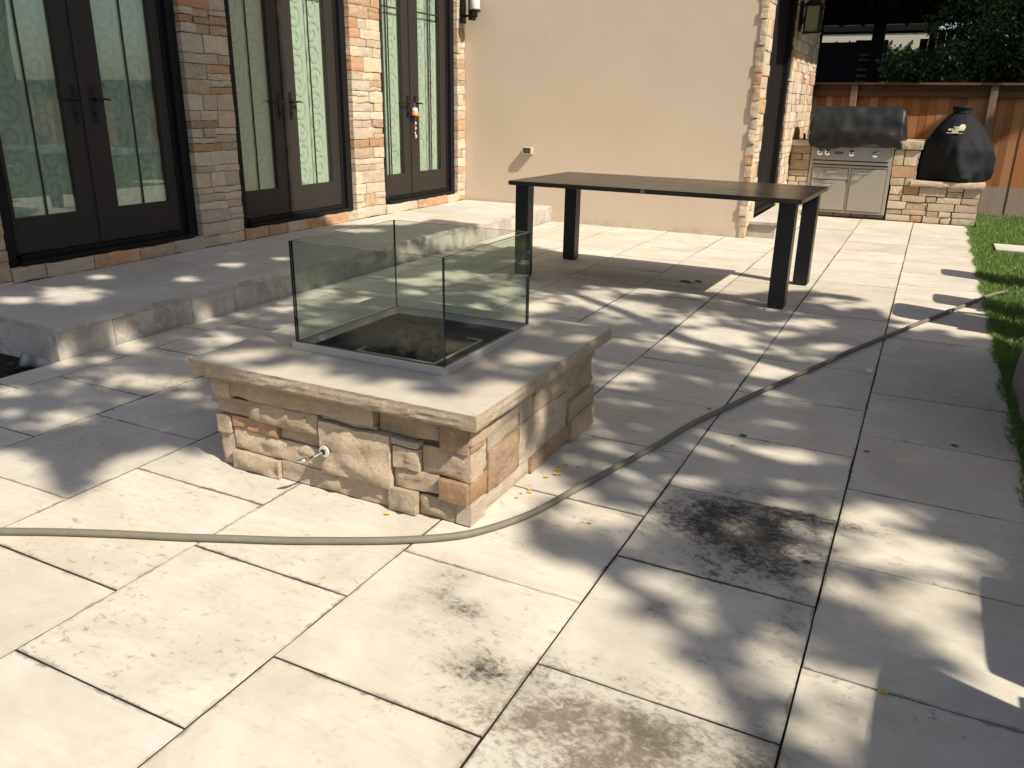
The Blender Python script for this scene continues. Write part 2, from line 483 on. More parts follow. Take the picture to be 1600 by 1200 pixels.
M['louvre'] = simple('pale_louvre', (.42, .38, .33), .7, 0, .3, .15, 8)
M['far_brown'] = simple('brown_board', (.10, .06, .045), .8, 0, .2, .3, 6)

def mat_leaf(name, a, b, trans=.25):
    t = NT(name); p = t.pos()
    f = t.noise(p, 3.0, 3, .6); f2 = t.noise(p, 40, 2, .5)
    c = t.mix(t.math('ADD', t.math('MULTIPLY', f, .6), t.math('MULTIPLY', f2, .4)), a, b)
    d = t.n('ShaderNodeBsdfPrincipled'); t.l(c, d.inputs['Base Color']); d.inputs['Roughness'].default_value = .5; d.inputs['Specular IOR Level'].default_value = .35
    tl = t.n('ShaderNodeBsdfTranslucent'); t.l(t.mix(1.0, c, (1.2, 1.3, .6, 1), 'MULTIPLY'), tl.inputs[0])
    mx = t.n('ShaderNodeMixShader'); mx.inputs[0].default_value = trans
    t.l(d.outputs[0], mx.inputs[1]); t.l(tl.outputs[0], mx.inputs[2]); t.l(mx.outputs[0], t.out.inputs[0])
    return t.mat
M['leaf'] = mat_leaf('tree_leaf', (.035, .065, .018, 1), (.07, .11, .03, 1))
M['leaf_dark'] = mat_leaf('dark_leaf', (.03, .055, .02, 1), (.075, .11, .04, 1), .2)
M['grass'] = mat_leaf('grass_blade', (.105, .17, .04, 1), (.20, .28, .085, 1), .3)
M['bark'] = simple('bark', (.09, .07, .05), .9, 0, .2, .4, 12, .8, .02)
M['soil'] = simple('dark_soil', (.030, .022, .014), .95, 0, .1, .5, 30, .8, .02)
M['turf'] = simple('turf_ground', (.030, .042, .014), .95, 0, .1, .4, 8, .8, .02)
M['pvc'] = simple('grey_pvc', (.22, .22, .225), .45, 0, .4, .15, 20)
M['plastic_white'] = simple('white_plastic', (.60, .58, .52), .4, 0, .4, .06, 20, 0)
M['outlet_plate'] = simple('outlet_plate', (.42, .37, .30), .5, 0, .3, .06, 20, 0)
M['amber'] = simple('amber_lantern_glass', (.33, .27, .14), .25, 0, .5, .15, 8, 0)
M['opal'] = simple('opal_lantern_glass', (.62, .62, .60), .2, 0, .5, .05, 8, 0)
M['logo'] = simple('cream_print', (.55, .53, .36), .7, 0, .2, .1, 30, 0)
M['yellow_leaf'] = simple('yellow_leaf', (.55, .33, .03), .7, 0, .2, .3, 60, .3)
M['brown_leaf'] = simple('brown_leaf', (.12, .065, .03), .8, 0, .2, .3, 60, .3)

# ------------------------------------------------------------------ ground
gm = MB(); gm.add([(-60, -60, -.08), (60, -60, -.08), (60, 80, -.08), (-60, 80, -.08)], [(0, 1, 2, 3)])
gm.build('ground', M['soil'], kind='structure')
gm = MB(); gm.add([(.535, -12, -.030), (40, -12, -.030), (40, 13.44, -.030), (.625, 13.44, -.030), (.625, 11.75, -.030), (.535, 11.6, -.030)], [(0, 1, 2, 3, 4, 5)])
gm.build('lawn', M['turf'], kind='structure')
gm = MB(); gm.box(-4.10, .53, -3.0, 11.78, -.075, -.010)
gm.build('patio_base', M['joint'], kind='structure')

# ------------------------------------------------------------------ pavers, one object each
patio = empty('patio', (-1.8, 5, 0), kind='structure')
XJ = [-4.095, -3.87, -3.232, -2.593, -1.945, -1.330, -.710, -.095, .530]
known = {7: [1.91, 2.504, 3.087, 3.696, 4.335, 5.56, 6.78], 6: [1.604, 2.21, 2.79, 3.41, 4.02, 4.67, 5.97, 7.2],
         5: [1.31, 1.91, 2.502, 3.104, 3.708, 4.34, 5.61, 6.85], 4: [1.015, 1.618, 2.22, 2.82, 3.43, 4.043, 4.675, 5.95, 6.54],
         3: [1.325, 1.935, 2.54, 3.14, 3.75, 4.36, 4.98, 5.62, 6.22, 6.85], 2: [1.638, 2.245, 2.86, 3.47, 4.09, 4.70, 5.31, 5.93, 6.54, 7.15],
         1: [1.947, 2.511, 3.12, 3.74, 4.35, 4.96, 5.57, 6.19, 6.80], 0: [1.7, 2.30, 2.92, 3.53, 4.14, 4.75, 5.37, 5.98, 6.6]}
def edge_wob(a, b, n, amp, sd):
    return [amp * mnoise.noise(Vector((a * 3 + sd, b * 3 + i * 1.7, sd * 1.3))) for i in range(n)]
def slab(x0, x1, y0, y1, z1, th, mat, parent, name='paver', gap=.0032, seed=0, tilt=.0012, side=None):
    """a slab with slightly uneven edges and eased arrises"""
    rr = random.Random(seed)
    gx0, gx1, gy0, gy1 = x0 + gap * rr.uniform(.5, 1.3), x1 - gap * rr.uniform(.5, 1.3), y0 + gap * rr.uniform(.35, 1.3), y1 - gap * rr.uniform(.35, 1.3)
    n = 5; ring = []
    for i in range(n): ring.append((gx0 + (gx1 - gx0) * i / n, gy0))
    for i in range(n): ring.append((gx1, gy0 + (gy1 - gy0) * i / n))
    for i in range(n): ring.append((gx1 - (gx1 - gx0) * i / n, gy1))
    for i in range(n): ring.append((gx0, gy1 - (gy1 - gy0) * i / n))
    cx, cy = (gx0 + gx1) / 2, (gy0 + gy1) / 2
    tx, ty = rr.uniform(-tilt, tilt), rr.uniform(-tilt, tilt)
    zf = lambda x, y: z1 + (x - cx) * tx * 2 + (y - cy) * ty * 2
    vs = []; m = len(ring)
    out = []
    for k, (x, y) in enumerate(ring):
        w = .0018 * mnoise.noise(Vector((x * 9, y * 9, seed)))
        out.append((x + (w if abs(x - gx0) < 1e-6 or abs(x - gx1) < 1e-6 else 0), y + (w if abs(y - gy0) < 1e-6 or abs(y - gy1) < 1e-6 else 0)))
    for x, y in out: vs.append((x - cx, y - cy, z1 - th))
    for x, y in out: vs.append((x - cx, y - cy, zf(x, y) - .002))
    for x, y in out:
        s = .001
        vs.append((x - cx - s * np.sign(x - cx) * (1 if abs(abs(x - cx) - (gx1 - gx0) / 2) < .004 else 0), y - cy - s * np.sign(y - cy) * (1 if abs(abs(y - cy) - (gy1 - gy0) / 2) < .004 else 0), zf(x, y)))
    fs = []
    for i in range(m):
        j = (i + 1) % m
        fs.append((i, j, m + j, m + i)); fs.append((m + i, m + j, 2 * m + j, 2 * m + i))
    fs.append(tuple(2 * m + i for i in range(m)))
    me = bpy.data.meshes.new(name); me.from_pydata(vs, [], fs); me.materials.append(mat); me.materials.append(side or mat)
    for i in range(m): me.polygons[2 * i].material_index = 1
    me.update()
    return place(me, name, parent, (cx, cy, 0))
sd = 0
for ci in range(8):
    js = list(known[ci])
    while js[0] > -2.6: js.insert(0, js[0] - .608)
    while js[-1] < 11.0: js.append(js[-1] + .612)
    js[-1] = 11.775
    for a, b in zip(js[:-1], js[1:]):
        sd += 1
        slab(XJ[ci], XJ[ci + 1], a, b, 0.0, .05, M['paver'], patio, seed=sd, side=M['joint'])

# ------------------------------------------------------------------ raised step along the doors
PZ = .185
step = empty('raised_step', (-4.7, 6, 0), label='long pale stone step running along the foot of the french doors', cat='step')
MB().box(-5.325, -4.135, 2.73, 9.30, -.07, PZ - .032).build('core', M['mortar'], step)
jf = [2.69, 3.37, 4.0, 4.66, 5.60, 6.20, 6.85, 7.46, 8.08, 8.70, 9.30]
for a, b in zip(jf[:-1], jf[1:]):
    sd += 1; slab(-4.80, -4.10, a, b, PZ, .03, M['paver_plat'], step, 'tread', seed=sd, gap=.002)
jb = [2.69, 3.32 , 4.36, 5.62, 6.5, 7.2, 7.9, 8.6, 9.30]
for a, b in zip(jb[:-1], jb[1:]):
    sd += 1; slab(-5.33, -4.80, a, b, PZ, .03, M['paver_plat'], step, 'tread', seed=sd, gap=.002)
jr = [2.69, 3.05, 3.63, 4.0, 4.59, 5.2, 5.85, 6.5, 7.15, 7.8, 8.45, 9.30]
for a, b in zip(jr[:-1], jr[1:]):
    MB().box(-4.135, -4.104, a + .0015, b - .0015, -.05, PZ - .031, bev=.002).build('riser', M['paver_plat'], step)
MB().box(-5.33, -4.138, 2.693, 2.728, -.07, PZ - .031, bev=.002).build('end_riser', M['paver_plat'], step)

# ------------------------------------------------------------------ stone pieces
def warp(u, z, k=1.0):
    n1 = mnoise.noise(Vector((u * 7, z * 7, 1.7))); n2 = mnoise.noise(Vector((u * 7, z * 7, 8.3)))
    n3 = mnoise.noise(Vector((u * 27, z * 27, 2.2))); n4 = mnoise.noise(Vector((u * 27, z * 27, 6.1)))
    return (.006 * n1 + .0035 * n3) * k, (.008 * n2 + .0042 * n4) * k

def stone_mesh(w, h, d, seed, hero=False, gap=.004, rough=1.0, bulge=None, org=(0, 0)):
    """rough split-face stone. local x along the wall, z up, face towards -y; origin at lower left of its face"""
    nx, nz = (max(3, min(16, int(w / .022))), max(3, min(10, int(h / .016)))) if hero else (3, 2)
    rr = random.Random(seed)
    g = gap
    j = lambda a: rr.uniform(-a, a)
    a_ = .006 if not hero else .0014
    c = {(0, 0): (g + abs(j(a_)), g + j(a_) * .6), (1, 0): (w - g - abs(j(a_)), g + j(a_) * .6), (0, 1): (g + abs(j(a_)), h - g + j(a_) * .6), (1, 1): (w - g - abs(j(a_)), h - g + j(a_) * .6)}
    base = bulge if bulge is not None else rr.uniform(.0, .018) * rough
    vs = []
    so = Vector((seed * 3.7 % 91, seed * 1.3 % 77, seed * .7 % 53))
    for k in range(nz + 1):
        for i in range(nx + 1):
            u, v = i / nx, k / nz
            x = (c[0, 0][0] * (1 - v) + c[0, 1][0] * v) * (1 - u) + (c[1, 0][0] * (1 - v) + c[1, 1][0] * v) * u
            z = (c[0, 0][1] * (1 - u) + c[1, 0][1] * u) * (1 - v) + (c[0, 1][1] * (1 - u) + c[1, 1][1] * u) * v
            edge = (i in (0, nx)) or (k in (0, nz))
            nn = mnoise.noise(so + Vector((x * 11, z * 14, 0))) + .55 * mnoise.noise(so + Vector((x * 31, z * 31, 5))) + (.4 * mnoise.noise(so + Vector((x * 75, z * 75, 9))) if hero else 0)
            if not edge:
                y = -base - (.0022 if hero else .004) * rough - nn * (.0085 if hero else .008) * rough
                if not hero: x += j(w * .05); z += j(h * .06)
            else:
                y = -base + abs(nn) * .003
                if hero and not (i in (0, nx) and k in (0, nz)):
                    x += .0022 * nn if i in (0, nx) else 0; z += .0022 * nn if k in (0, nz) else 0
            wu, wz = warp(org[0] + x, org[1] + z)
            if org[1] + z < .012: wz = 0
            vs.append((x + wu, y, z + wz))
    W = nx + 1; fs = []
    for k in range(nz):
        for i in range(nx):
            fs.append((k * W + i, k * W + i + 1, (k + 1) * W + i + 1, (k + 1) * W + i))
    ring0 = [i for i in range(W)] + [k * W + nx for k in range(1, nz + 1)] + [nz * W + i for i in range(nx - 1, -1, -1)] + [k * W for k in range(nz - 1, 0, -1)]
    ring = list(range(len(vs), len(vs) + len(ring0)))
    for r_ in ring0: vs.append(vs[r_])
    b0 = len(vs)
    for r_ in ring: vs.append((vs[r_][0], d, vs[r_][2]))
    m = len(ring)
    for i in range(m):
        jn = (i + 1) % m
        fs.append((ring[i], b0 + i, b0 + jn, ring[jn]))
    me = bpy.data.meshes.new('stone'); me.from_pydata(vs, [], fs)
    me.polygons.foreach_set('use_smooth', [q < nx * nz for q in range(len(fs))]); me.update()
    return me

SSEED = [0]
def put_stone(face, off, u0, u1, z0, z1, kind, parent, hero=False, depth=.03, rough=1.0, bulge=None, gap=.004, name='stone'):
    """face '-y': wall at y=off looking to -y, u=x;  '+x': wall at x=off looking to +x, u=y;  '-x' and '+y' likewise"""
    SSEED[0] += 1
    me = stone_mesh(u1 - u0, z1 - z0, depth, SSEED[0], hero, gap, rough, bulge, (u0, z0) if face in ('-y', '+x') else (0, 0))
    me.name = name
    me.materials.append(ST[kind] if kind in ST else M[kind])
    if face == '-y': return place(me, name, parent, (u0, off, z0), 0)
    if face == '+x': return place(me, name, parent, (off, u0, z0), math.pi / 2)
    if face == '-x': return place(me, name, parent, (off, u1, z0), -math.pi / 2)
    if face == '+y': return place(me, name, parent, (u1, off, z0), math.pi)

def pick(r, mix):
    x = r.random() * sum(w for _, w in mix)
    for k, w in mix:
        x -= w
        if x <= 0: return k
    return mix[0][0]
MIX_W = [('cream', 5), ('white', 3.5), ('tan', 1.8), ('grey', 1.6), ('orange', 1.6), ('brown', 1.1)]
MIX_SHADE = [('grey', 5), ('tan', 2), ('cream', 2), ('white', 3.5), ('orange', .6), ('brown', 1.8)]  # greyer stone mix for shaded pillars and sill rows, putting shade into colour
def ashlar(u0, u1, z0, z1, r, hmin=.06, hmax=.15, wmin=.12, wmax=.42):
    """rows of random height; each row cut into random widths; some pieces split again"""
    out = []; z = z0
    while z < z1 - 1e-6:
        h = r.uniform(hmin, hmax)
        if z1 - (z + h) < hmin * .9: h = z1 - z
        u = u0
        while u < u1 - 1e-6:
            w = r.uniform(wmin, wmax)
            if u1 - (u + w) < wmin * .9: w = u1 - u
            if h > .105 and r.random() < .45 and w < wmax * .8:
                s = h * r.uniform(.38, .62)
                if w > .22 and r.random() < .5:
                    q = w * r.uniform(.35, .65)
                    out += [(u, u + w, z, z + s), (u, u + q, z + s, z + h), (u + q, u + w, z + s, z + h)]
                else: out += [(u, u + w, z, z + s), (u, u + w, z + s, z + h)]
            else: out.append((u, u + w, z, z + h))
            u += w
        z += h
    return out
def clad(face, off, u0, u1, z0, z1, parent, mix=MIX_W, seed=0, **k):
    kk = {a: k.pop(a) for a in ('hmin', 'hmax', 'wmin', 'wmax') if a in k}
    r = random.Random(seed)
    for a in ashlar(u0, u1, z0, z1, r, **kk):
        put_stone(face, off, a[0], a[1], a[2], a[3], pick(r, mix), parent, **k)

# ------------------------------------------------------------------ door wall: stone pillars, plinths, french doors
WX = -5.335; TOPZ = 3.35
OPEN = [(3.27, 4.92), (5.40, 7.03), (7.545, 9.13)]
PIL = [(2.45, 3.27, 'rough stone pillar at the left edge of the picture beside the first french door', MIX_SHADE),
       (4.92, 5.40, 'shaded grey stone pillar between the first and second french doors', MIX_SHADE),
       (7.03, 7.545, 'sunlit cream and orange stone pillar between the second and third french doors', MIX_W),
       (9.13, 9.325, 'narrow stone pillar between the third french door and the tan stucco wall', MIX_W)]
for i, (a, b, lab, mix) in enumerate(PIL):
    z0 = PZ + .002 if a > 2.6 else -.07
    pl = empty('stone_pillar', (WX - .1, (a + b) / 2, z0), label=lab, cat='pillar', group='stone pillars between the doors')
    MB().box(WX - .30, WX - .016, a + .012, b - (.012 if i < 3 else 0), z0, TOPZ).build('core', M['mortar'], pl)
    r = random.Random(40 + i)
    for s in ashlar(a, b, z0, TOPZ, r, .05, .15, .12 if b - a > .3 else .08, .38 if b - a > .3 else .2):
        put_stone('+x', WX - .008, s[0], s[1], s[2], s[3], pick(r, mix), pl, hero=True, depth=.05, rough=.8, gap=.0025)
DZ = .285
for i, (a, b) in enumerate(OPEN):
    lab = ['row of grey stones under the sill of the leftmost french door', 'row of stones under the sill of the middle french door',
           'row of orange and cream stones under the sill of the farthest french door'][i]
    pl = empty('stone_plinth', (WX, (a + b) / 2, PZ), label=lab, cat='plinth', group='stone rows under the doors')
    MB().box(WX - .30, WX - .016, a + .002, b - .002, PZ + .002, DZ - .012).build('core', M['mortar'], pl)
    r = random.Random(60 + i); u = a
    while u < b - 1e-6:
        w = r.uniform(.16, .42)
        if b - u - w < .12: w = b - u
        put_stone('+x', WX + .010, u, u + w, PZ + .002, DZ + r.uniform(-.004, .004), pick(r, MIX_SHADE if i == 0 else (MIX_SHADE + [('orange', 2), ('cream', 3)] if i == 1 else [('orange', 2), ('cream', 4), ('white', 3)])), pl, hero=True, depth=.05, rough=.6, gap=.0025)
        u += w

LEAF_X = -5.45
def swirl_mesh(y0, y1, z0, z1, x, r):
    """flat embroidered scrolls, one ribbon after another"""
    V, F = [], []
    cw = (y1 - y0) / 2
    z = z0; row = 0
    while z < z1:
        for c in range(2):
            cy = y0 + cw * (c + .5); cz = z + .10 + (.06 if c else 0); sgn = 1 if (c + row) % 2 else -1
            R0 = cw * .43; n = 30; a0 = r.uniform(0, .6) + (math.pi if row % 2 else 0)
            for k in range(n):
                t_ = k / (n - 1); R = R0 * (1 - .86 * t_); th = a0 + sgn * t_ * 9.0
                hw = .012 * (1 - .4 * t_) * (.35 + .65 * min(1, t_ * 6))
                for q in (R - hw, R + hw): V.append((x, cy + q * math.cos(th), cz + q * math.sin(th) * 1.12 + (R - R0 * (1 - .86 * t_)) * 0))
            b = len(V) - 2 * n
            for k in range(n - 1): F.append((b + 2 * k, b + 2 * k + 1, b + 2 * k + 3, b + 2 * k + 2))
        z += .205; row += 1
    me = bpy.data.meshes.new('scroll_embroidery'); me.from_pydata(V, [], F); me.materials.append(M['swirl']); me.update()
    return me

DLAB = ['leftmost french door in shade with dark frame and dim green glass', 'middle french door half in shade with pale scroll curtains',
        'farthest french door in full sun with bright green scroll curtains']
for i, (a, b) in enumerate(OPEN):
    c = [4.065, 6.135, 8.24][i]
    fd = empty('french_door', (LEAF_X, c, DZ), label=DLAB[i], cat='french door', group='french doors along the house')
    # outer frame: jambs stepped back from the stone, head above
    fr = MB()
    for s in (-1, 1):
        e = b if s > 0 else a
        lo, hi = (e - .085, e - .004) if s > 0 else (e + .004, e + .085)
        fr.box(LEAF_X - .06, WX - .045, lo, hi, DZ + .001, TOPZ - .001, bev=.004)
        lo, hi = (e - .125, e - .0851) if s > 0 else (e + .0851, e + .125)
        fr.box(LEAF_X - .06, WX - .085, lo, hi, DZ + .06, TOPZ - .05, bev=.003)
    fr.box(LEAF_X - .06, WX - .05, a + .086, b - .086, 3.10, TOPZ - .002, bev=.004)
    fr.build('frame', M['black_trim'], fd)
    sl = MB(); sl.box(LEAF_X - .06, WX + .012, a + .087, b - .087, DZ + .0015, DZ + .030, bev=.004)
    sl.box(LEAF_X - .03, WX - .055, a + .1255, b - .1255, DZ + .031, DZ + .062, bev=.004)
    sl.build('sill', M['black_trim'], fd)
    for s in (-1, 1):
        y0, y1 = (c + .002, b - .127) if s > 0 else (a + .127, c - .002)
        gi = c + s * .165                         # glass edge near the meeting stile
        go = gi + s * .475
        g0, g1 = min(gi, go), max(gi, go)
        gz0, gz1 = .59, 2.98; zb, zt = DZ + .065, 3.098
        lf = MB()
        lf.box(LEAF_X - .022, LEAF_X + .022, y0, g0, zb, zt, bev=.003)
        lf.box(LEAF_X - .022, LEAF_X + .022, g1, y1, zb, zt, bev=.003)
        lf.box(LEAF_X - .022, LEAF_X + .0215, g0 + .0003, g1 - .0003, zb, gz0, bev=.003)
        lf.box(LEAF_X - .022, LEAF_X + .0215, g0 + .0003, g1 - .0003, gz1, zt, bev=.003)
        if s < 0: lf.box(LEAF_X + .0225, LEAF_X + .034, c - .026, c + .024, zb + .002, zt - .002, bev=.003)   # astragal over the meeting line
        leaf = lf.build('door_leaf', M['bronze'], fd)
        pn = MB(); pn.box(LEAF_X - .004, LEAF_X + .002, g0 + .0006, g1 - .0006, gz0 + .0003, gz1 - .0003)
        pn.build('pane', M['door_glass'], leaf)
        for yy in ((g0 + g1) / 2 - .006, (g0 + g1) / 2 + s * .04 - .006)[: 2 if i == 2 else 1]:
            MB().box(LEAF_X + .0025, LEAF_X + .014, yy, yy + .013, gz0 + .0006, gz1 - .0006, bev=.002).build('muntin', M['bronze'], leaf)
        MB().box(LEAF_X + .0028, LEAF_X + .013, g0 + .0008, g1 - .0008, 2.315, 2.33, bev=.002).build('crossbar', M['bronze'], leaf)
        hb = MB(); hy = c + s * .075; hz = 1.352
        hb.box(LEAF_X + .0222, LEAF_X + .030, hy - .018, hy + .018, hz - .155, hz + .085, bev=.003)
        hb.tube([(LEAF_X + .03, hy, hz), (LEAF_X + .062, hy, hz)], .009, 8)
        hb.tube([(LEAF_X + .062, hy - s * .006, hz), (LEAF_X + .066, hy + s * .05, hz + .003), (LEAF_X + .062, hy + s * .09, hz + .004), (LEAF_X + .058, hy + s * .118, hz - .002)], [.010, .009, .0075, .006], 8)
        hb.tube([(LEAF_X + .03, hy, hz - .1), (LEAF_X + .042, hy, hz - .1)], .012, 10)
        hb.build('handle', M['dark_handle'], leaf, smooth=False)
        # curtain hung behind this leaf
        n = 40; V = []; F = []
        for k in range(n + 1):
            yy = g0 - .02 + (g1 - g0 + .04) * k / n
            xx = LEAF_X - .045 + .0022 * math.sin(k * 1.3 + i) + .001 * math.sin(k * 3.1)
            V += [(xx, yy, gz0 - .02), (xx, yy, gz1 + .02)]
        for k in range(n): F.append((2 * k, 2 * k + 2, 2 * k + 3, 2 * k + 1))
        cm = bpy.data.meshes.new('curtain'); cm.from_pydata(V, [], F); cm.materials.append(M['curtain']); cm.update()
        cu = place(cm, 'curtain', fd, (0, 0, 0))
        place(swirl_mesh(g0, g1, gz0, 2.9, LEAF_X - .0405, random.Random(i * 5 + s)), 'scroll_embroidery', cu, (0, 0, 0), kind='stuff')
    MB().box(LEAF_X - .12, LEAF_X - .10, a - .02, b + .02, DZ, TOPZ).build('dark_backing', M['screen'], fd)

# wind chime hanging from the far door
wc = empty('wind_chime', (LEAF_X + .06, 8.25, 1.33), label='small rainbow bell wind chime with a string of charms hanging on the farthest french door', cat='wind chime')
t = NT('rainbow_bell'); g_ = t.gen(); sp = t.n('ShaderNodeSeparateXYZ'); t.l(g_, sp.inputs[0])
t.bsdf(t.ramp(t.math('ADD', t.math('MULTIPLY', sp.outputs[2], .75), t.math('MULTIPLY', sp.outputs[1], .3)), [(0, (.45, .06, .05, 1)), (.28, (.6, .22, .05, 1)), (.48, (.60, .30, .22, 1)), (.62, (.6, .5, .08, 1)), (.74, (.35, .35, .55, 1)), (.92, (.10, .10, .5, 1))]), .4)
bx, by, bz = LEAF_X + .065, 8.25, 1.215
MB().lathe([(.010, .098), (.030, .095), (.036, .06), (.043, .02), (.052, 0), (.047, .002), (.03, .07)], (bx, by, bz), 20).build('bell', t.mat, wc, smooth=True)
MB().tube([(bx, by, 1.36), (bx, by, bz + .098)], .0018, 5).tube([(bx, by, bz + .06), (bx, by, .985)], .0018, 5).build('string', M['plastic_white'], wc)
for k, z in enumerate((1.14, 1.115, 1.085, 1.06, 1.03, 1.0, .985)):
    cmb = MB(); rr = random.Random(k)
    y_ = by + rr.uniform(-.012, .012)
    cmb.lathe([(.002, -.013), (.012 + rr.uniform(-.003, .003), -.004), (.010, .006), (.002, .013)], (bx + rr.uniform(-.004, .008), y_, z), 7)
    cmb.build('charm', simple('charm_red', (.4, .05, .06), .4) if k in (1, 3) else M['plastic_white'], wc)

# house mass behind the wall, out of the picture above
hs = empty('house_upper_wall', (-7, 6, TOPZ), label='upper wall of the house above the french doors', cat='house wall')
MB().box(-9.5, WX - .02, 2.45, 9.325, TOPZ + .002, 6.0).build('wall', M['stucco'], hs)

# ------------------------------------------------------------------ stucco wall
th = math.atan2(9.22 - 9.33, -1.76 + 5.33)
sw = MB()
ex = -1.765
yw = lambda x: 9.33 + (x + 5.33) * math.tan(th)
sw.add([(-5.36, yw(-5.36), -.07), (ex, yw(ex), -.07), (ex, 11.6, -.07), (-5.36, 11.6, -.07), (-5.36, yw(-5.36), 6), (ex, yw(ex), 6), (ex, 11.6, 6), (-5.36, 11.6, 6)],
       [(0, 1, 5, 4), (2, 3, 7, 6), (3, 0, 4, 7), (4, 5, 6, 7)])
o = sw.build('stucco_wall', M['stucco'], fix=False)
tag(o, 'large plain tan stucco wall behind the dark table', 'wall')

# weatherproof outlet on it
oy = yw(-4.43)
ot = empty('wall_outlet', (-4.43, oy, .83), label='small clear covered electrical outlet on the tan stucco wall', cat='outlet')
ob = MB(); ob.box(-4.495, -4.372, oy - .012, oy - .001, .79, .872, bev=.003)
ob.build('back_plate', M['outlet_plate'], ot)
ob = MB()
for x0, x1, z0, z1 in ((-4.492, -4.372, .862, .870), (-4.492, -4.372, .792, .800), (-4.492, -4.484, .8003, .8617), (-4.387, -4.372, .8003, .8617)):
    ob.box(x0, x1, oy - .064, oy - .0125, z0, z1, bev=.002)
ob.build('cover_box', M['outlet_plate'], ot)
MB().box(-4.483, -4.388, oy - .0625, oy - .058, .801, .861).build('clear_lid', mat_glass('smoky_lid', (.75, .75, .72, 1), .1), ot)
MB().box(-4.455, -4.415, oy - .04, oy - .0125, .808, .852, bev=.004).build('socket', M['outlet_plate'], ot)

# left lantern in the corner
lx, ly, lz = -5.13, 9.16, 2.40
ll = empty('wall_lantern', (lx, ly, lz - .1), label='dark iron wall lantern with opal glass in the corner above the third french door', cat='lantern', group='wall lanterns')
b = MB(); b.box(WX + .01, WX + .035, ly + .02, ly + .13, lz - .13, lz + .32, bev=.004)
b.box(WX + .035, lx - .03, ly + .055, ly + .085, lz - .06, lz - .035, bev=.003)
b.box(lx - .07, lx - .02, ly + .0, ly + .10, lz - .10, lz + .24, bev=.004)
b.box(lx - .0195, lx + .05, ly - .012, ly + .012, lz - .075, lz - .06, bev=.002)
b.box(lx + .04, lx + .052, ly - .012, ly + .012, lz - .0595, lz - .02, bev=.002)
b.build('bracket', M['dark_handle'], ll)
MB().lathe([(.05, -.018), (.072, -.012), (.072, .0), (.06, .004)], (lx + .02, ly, lz), 20).build('gallery', M['dark_handle'], ll)
MB().lathe([(.055, .005), (.062, .02), (.062, .22), (.055, .24)], (lx + .02, ly, lz), 20).build('glass_shade', M['opal'], ll, smooth=True)

# ------------------------------------------------------------------ side wall with dark door, going away from the camera
SXW = -1.735
sp_ = empty('stone_corner', (SXW, 9.4, 0), label='narrow strip of stacked cream stones at the right end of the tan stucco wall', cat='stone corner')
MB().box(-1.764, SXW - .010, 9.235, 9.60, 0.002, 4).build('core', M['mortar'], sp_)
clad('+x', SXW, 9.225, 9.60, .002, 3.6, sp_, MIX_W, 71, hmin=.09, hmax=.17, wmin=.14, wmax=.38, hero=True, depth=.03, rough=.8, gap=.003)
r = random.Random(99)
z = .002
while z < 3.6:
    h = r.uniform(.09, .17)
    put_stone('-y', yw(-1.75) - .004, -1.80 - r.uniform(-.01, .02), -1.725, z, min(z + h, 3.6), pick(r, MIX_W), sp_, hero=True, depth=.03, rough=.9, gap=.003); z += h

sdw = empty('stone_side_wall', (SXW, 12.2, 0), label='tall wall of stacked cream and tan stones running from the dark side door to the wooden fence', cat='wall')
MB().box(-2.1, SXW - .012, 11.12, 13.30, 0.002, 4).build('core', M['mortar'], sdw)
clad('+x', SXW, 11.115, 13.30, .002, 3.2, sdw, [('cream', 5), ('white', 4), ('tan', 1.6), ('grey', 1.2), ('orange', .8)], 72, hmin=.075, hmax=.15, wmin=.13, wmax=.36, depth=.03, rough=.8, gap=.003)

dd = empty('side_door', (SXW - .1, 10.35, .175), label='tall dark brown side door between the stone corner and the stone side wall', cat='door')
b = MB(); b.box(SXW - .16, SXW - .02, 9.605, 9.72, .176, 3.6, bev=.004); b.box(SXW - .16, SXW - .02, 11.0, 11.11, .176, 3.6, bev=.004)
b.box(SXW - .16, SXW - .03, 9.7205, 10.9995, .176, .215, bev=.004)
b.build('frame', M['black_trim'], dd)
b = MB(); b.box(SXW - .15, SXW - .09, 9.723, 10.357, .217, 3.6, bev=.004); b.build('door_leaf', M['dark_wood'], dd)
b = MB(); b.box(SXW - .15, SXW - .085, 10.362, 10.997, .217, 3.6, bev=.004); b.build('door_leaf', M['dark_wood'], dd)
ss = empty('door_step', (-1.57, 10.3, 0), label='pale stone step block below the dark side door, seen behind the table legs', cat='step')
MB().box(-1.73, -1.43, 9.37, 11.2, .001, .142, bev=.003).build('block', M['paver_plat'], ss)
slab(-1.732, -1.40, 9.34, 10.3, .175, .032, M['paver_plat'], ss, 'tread', seed=900); slab(-1.732, -1.40, 10.3, 11.2, .175, .032, M['paver_plat'], ss, 'tread', seed=901)

ev = empty('roof_eave', (-1.3, 11.5, 2.95), label='dark timber eave of the roof above the stone side wall', cat='eave')
MB().box(SXW + .005, -.86, 10.15, 13.4, 2.96, 3.02).build('soffit', M['dark_wood'], ev)
MB().box(-.859, -.82, 10.15, 13.4, 2.94, 3.16, bev=.004).build('fascia', M['dark_wood'], ev)

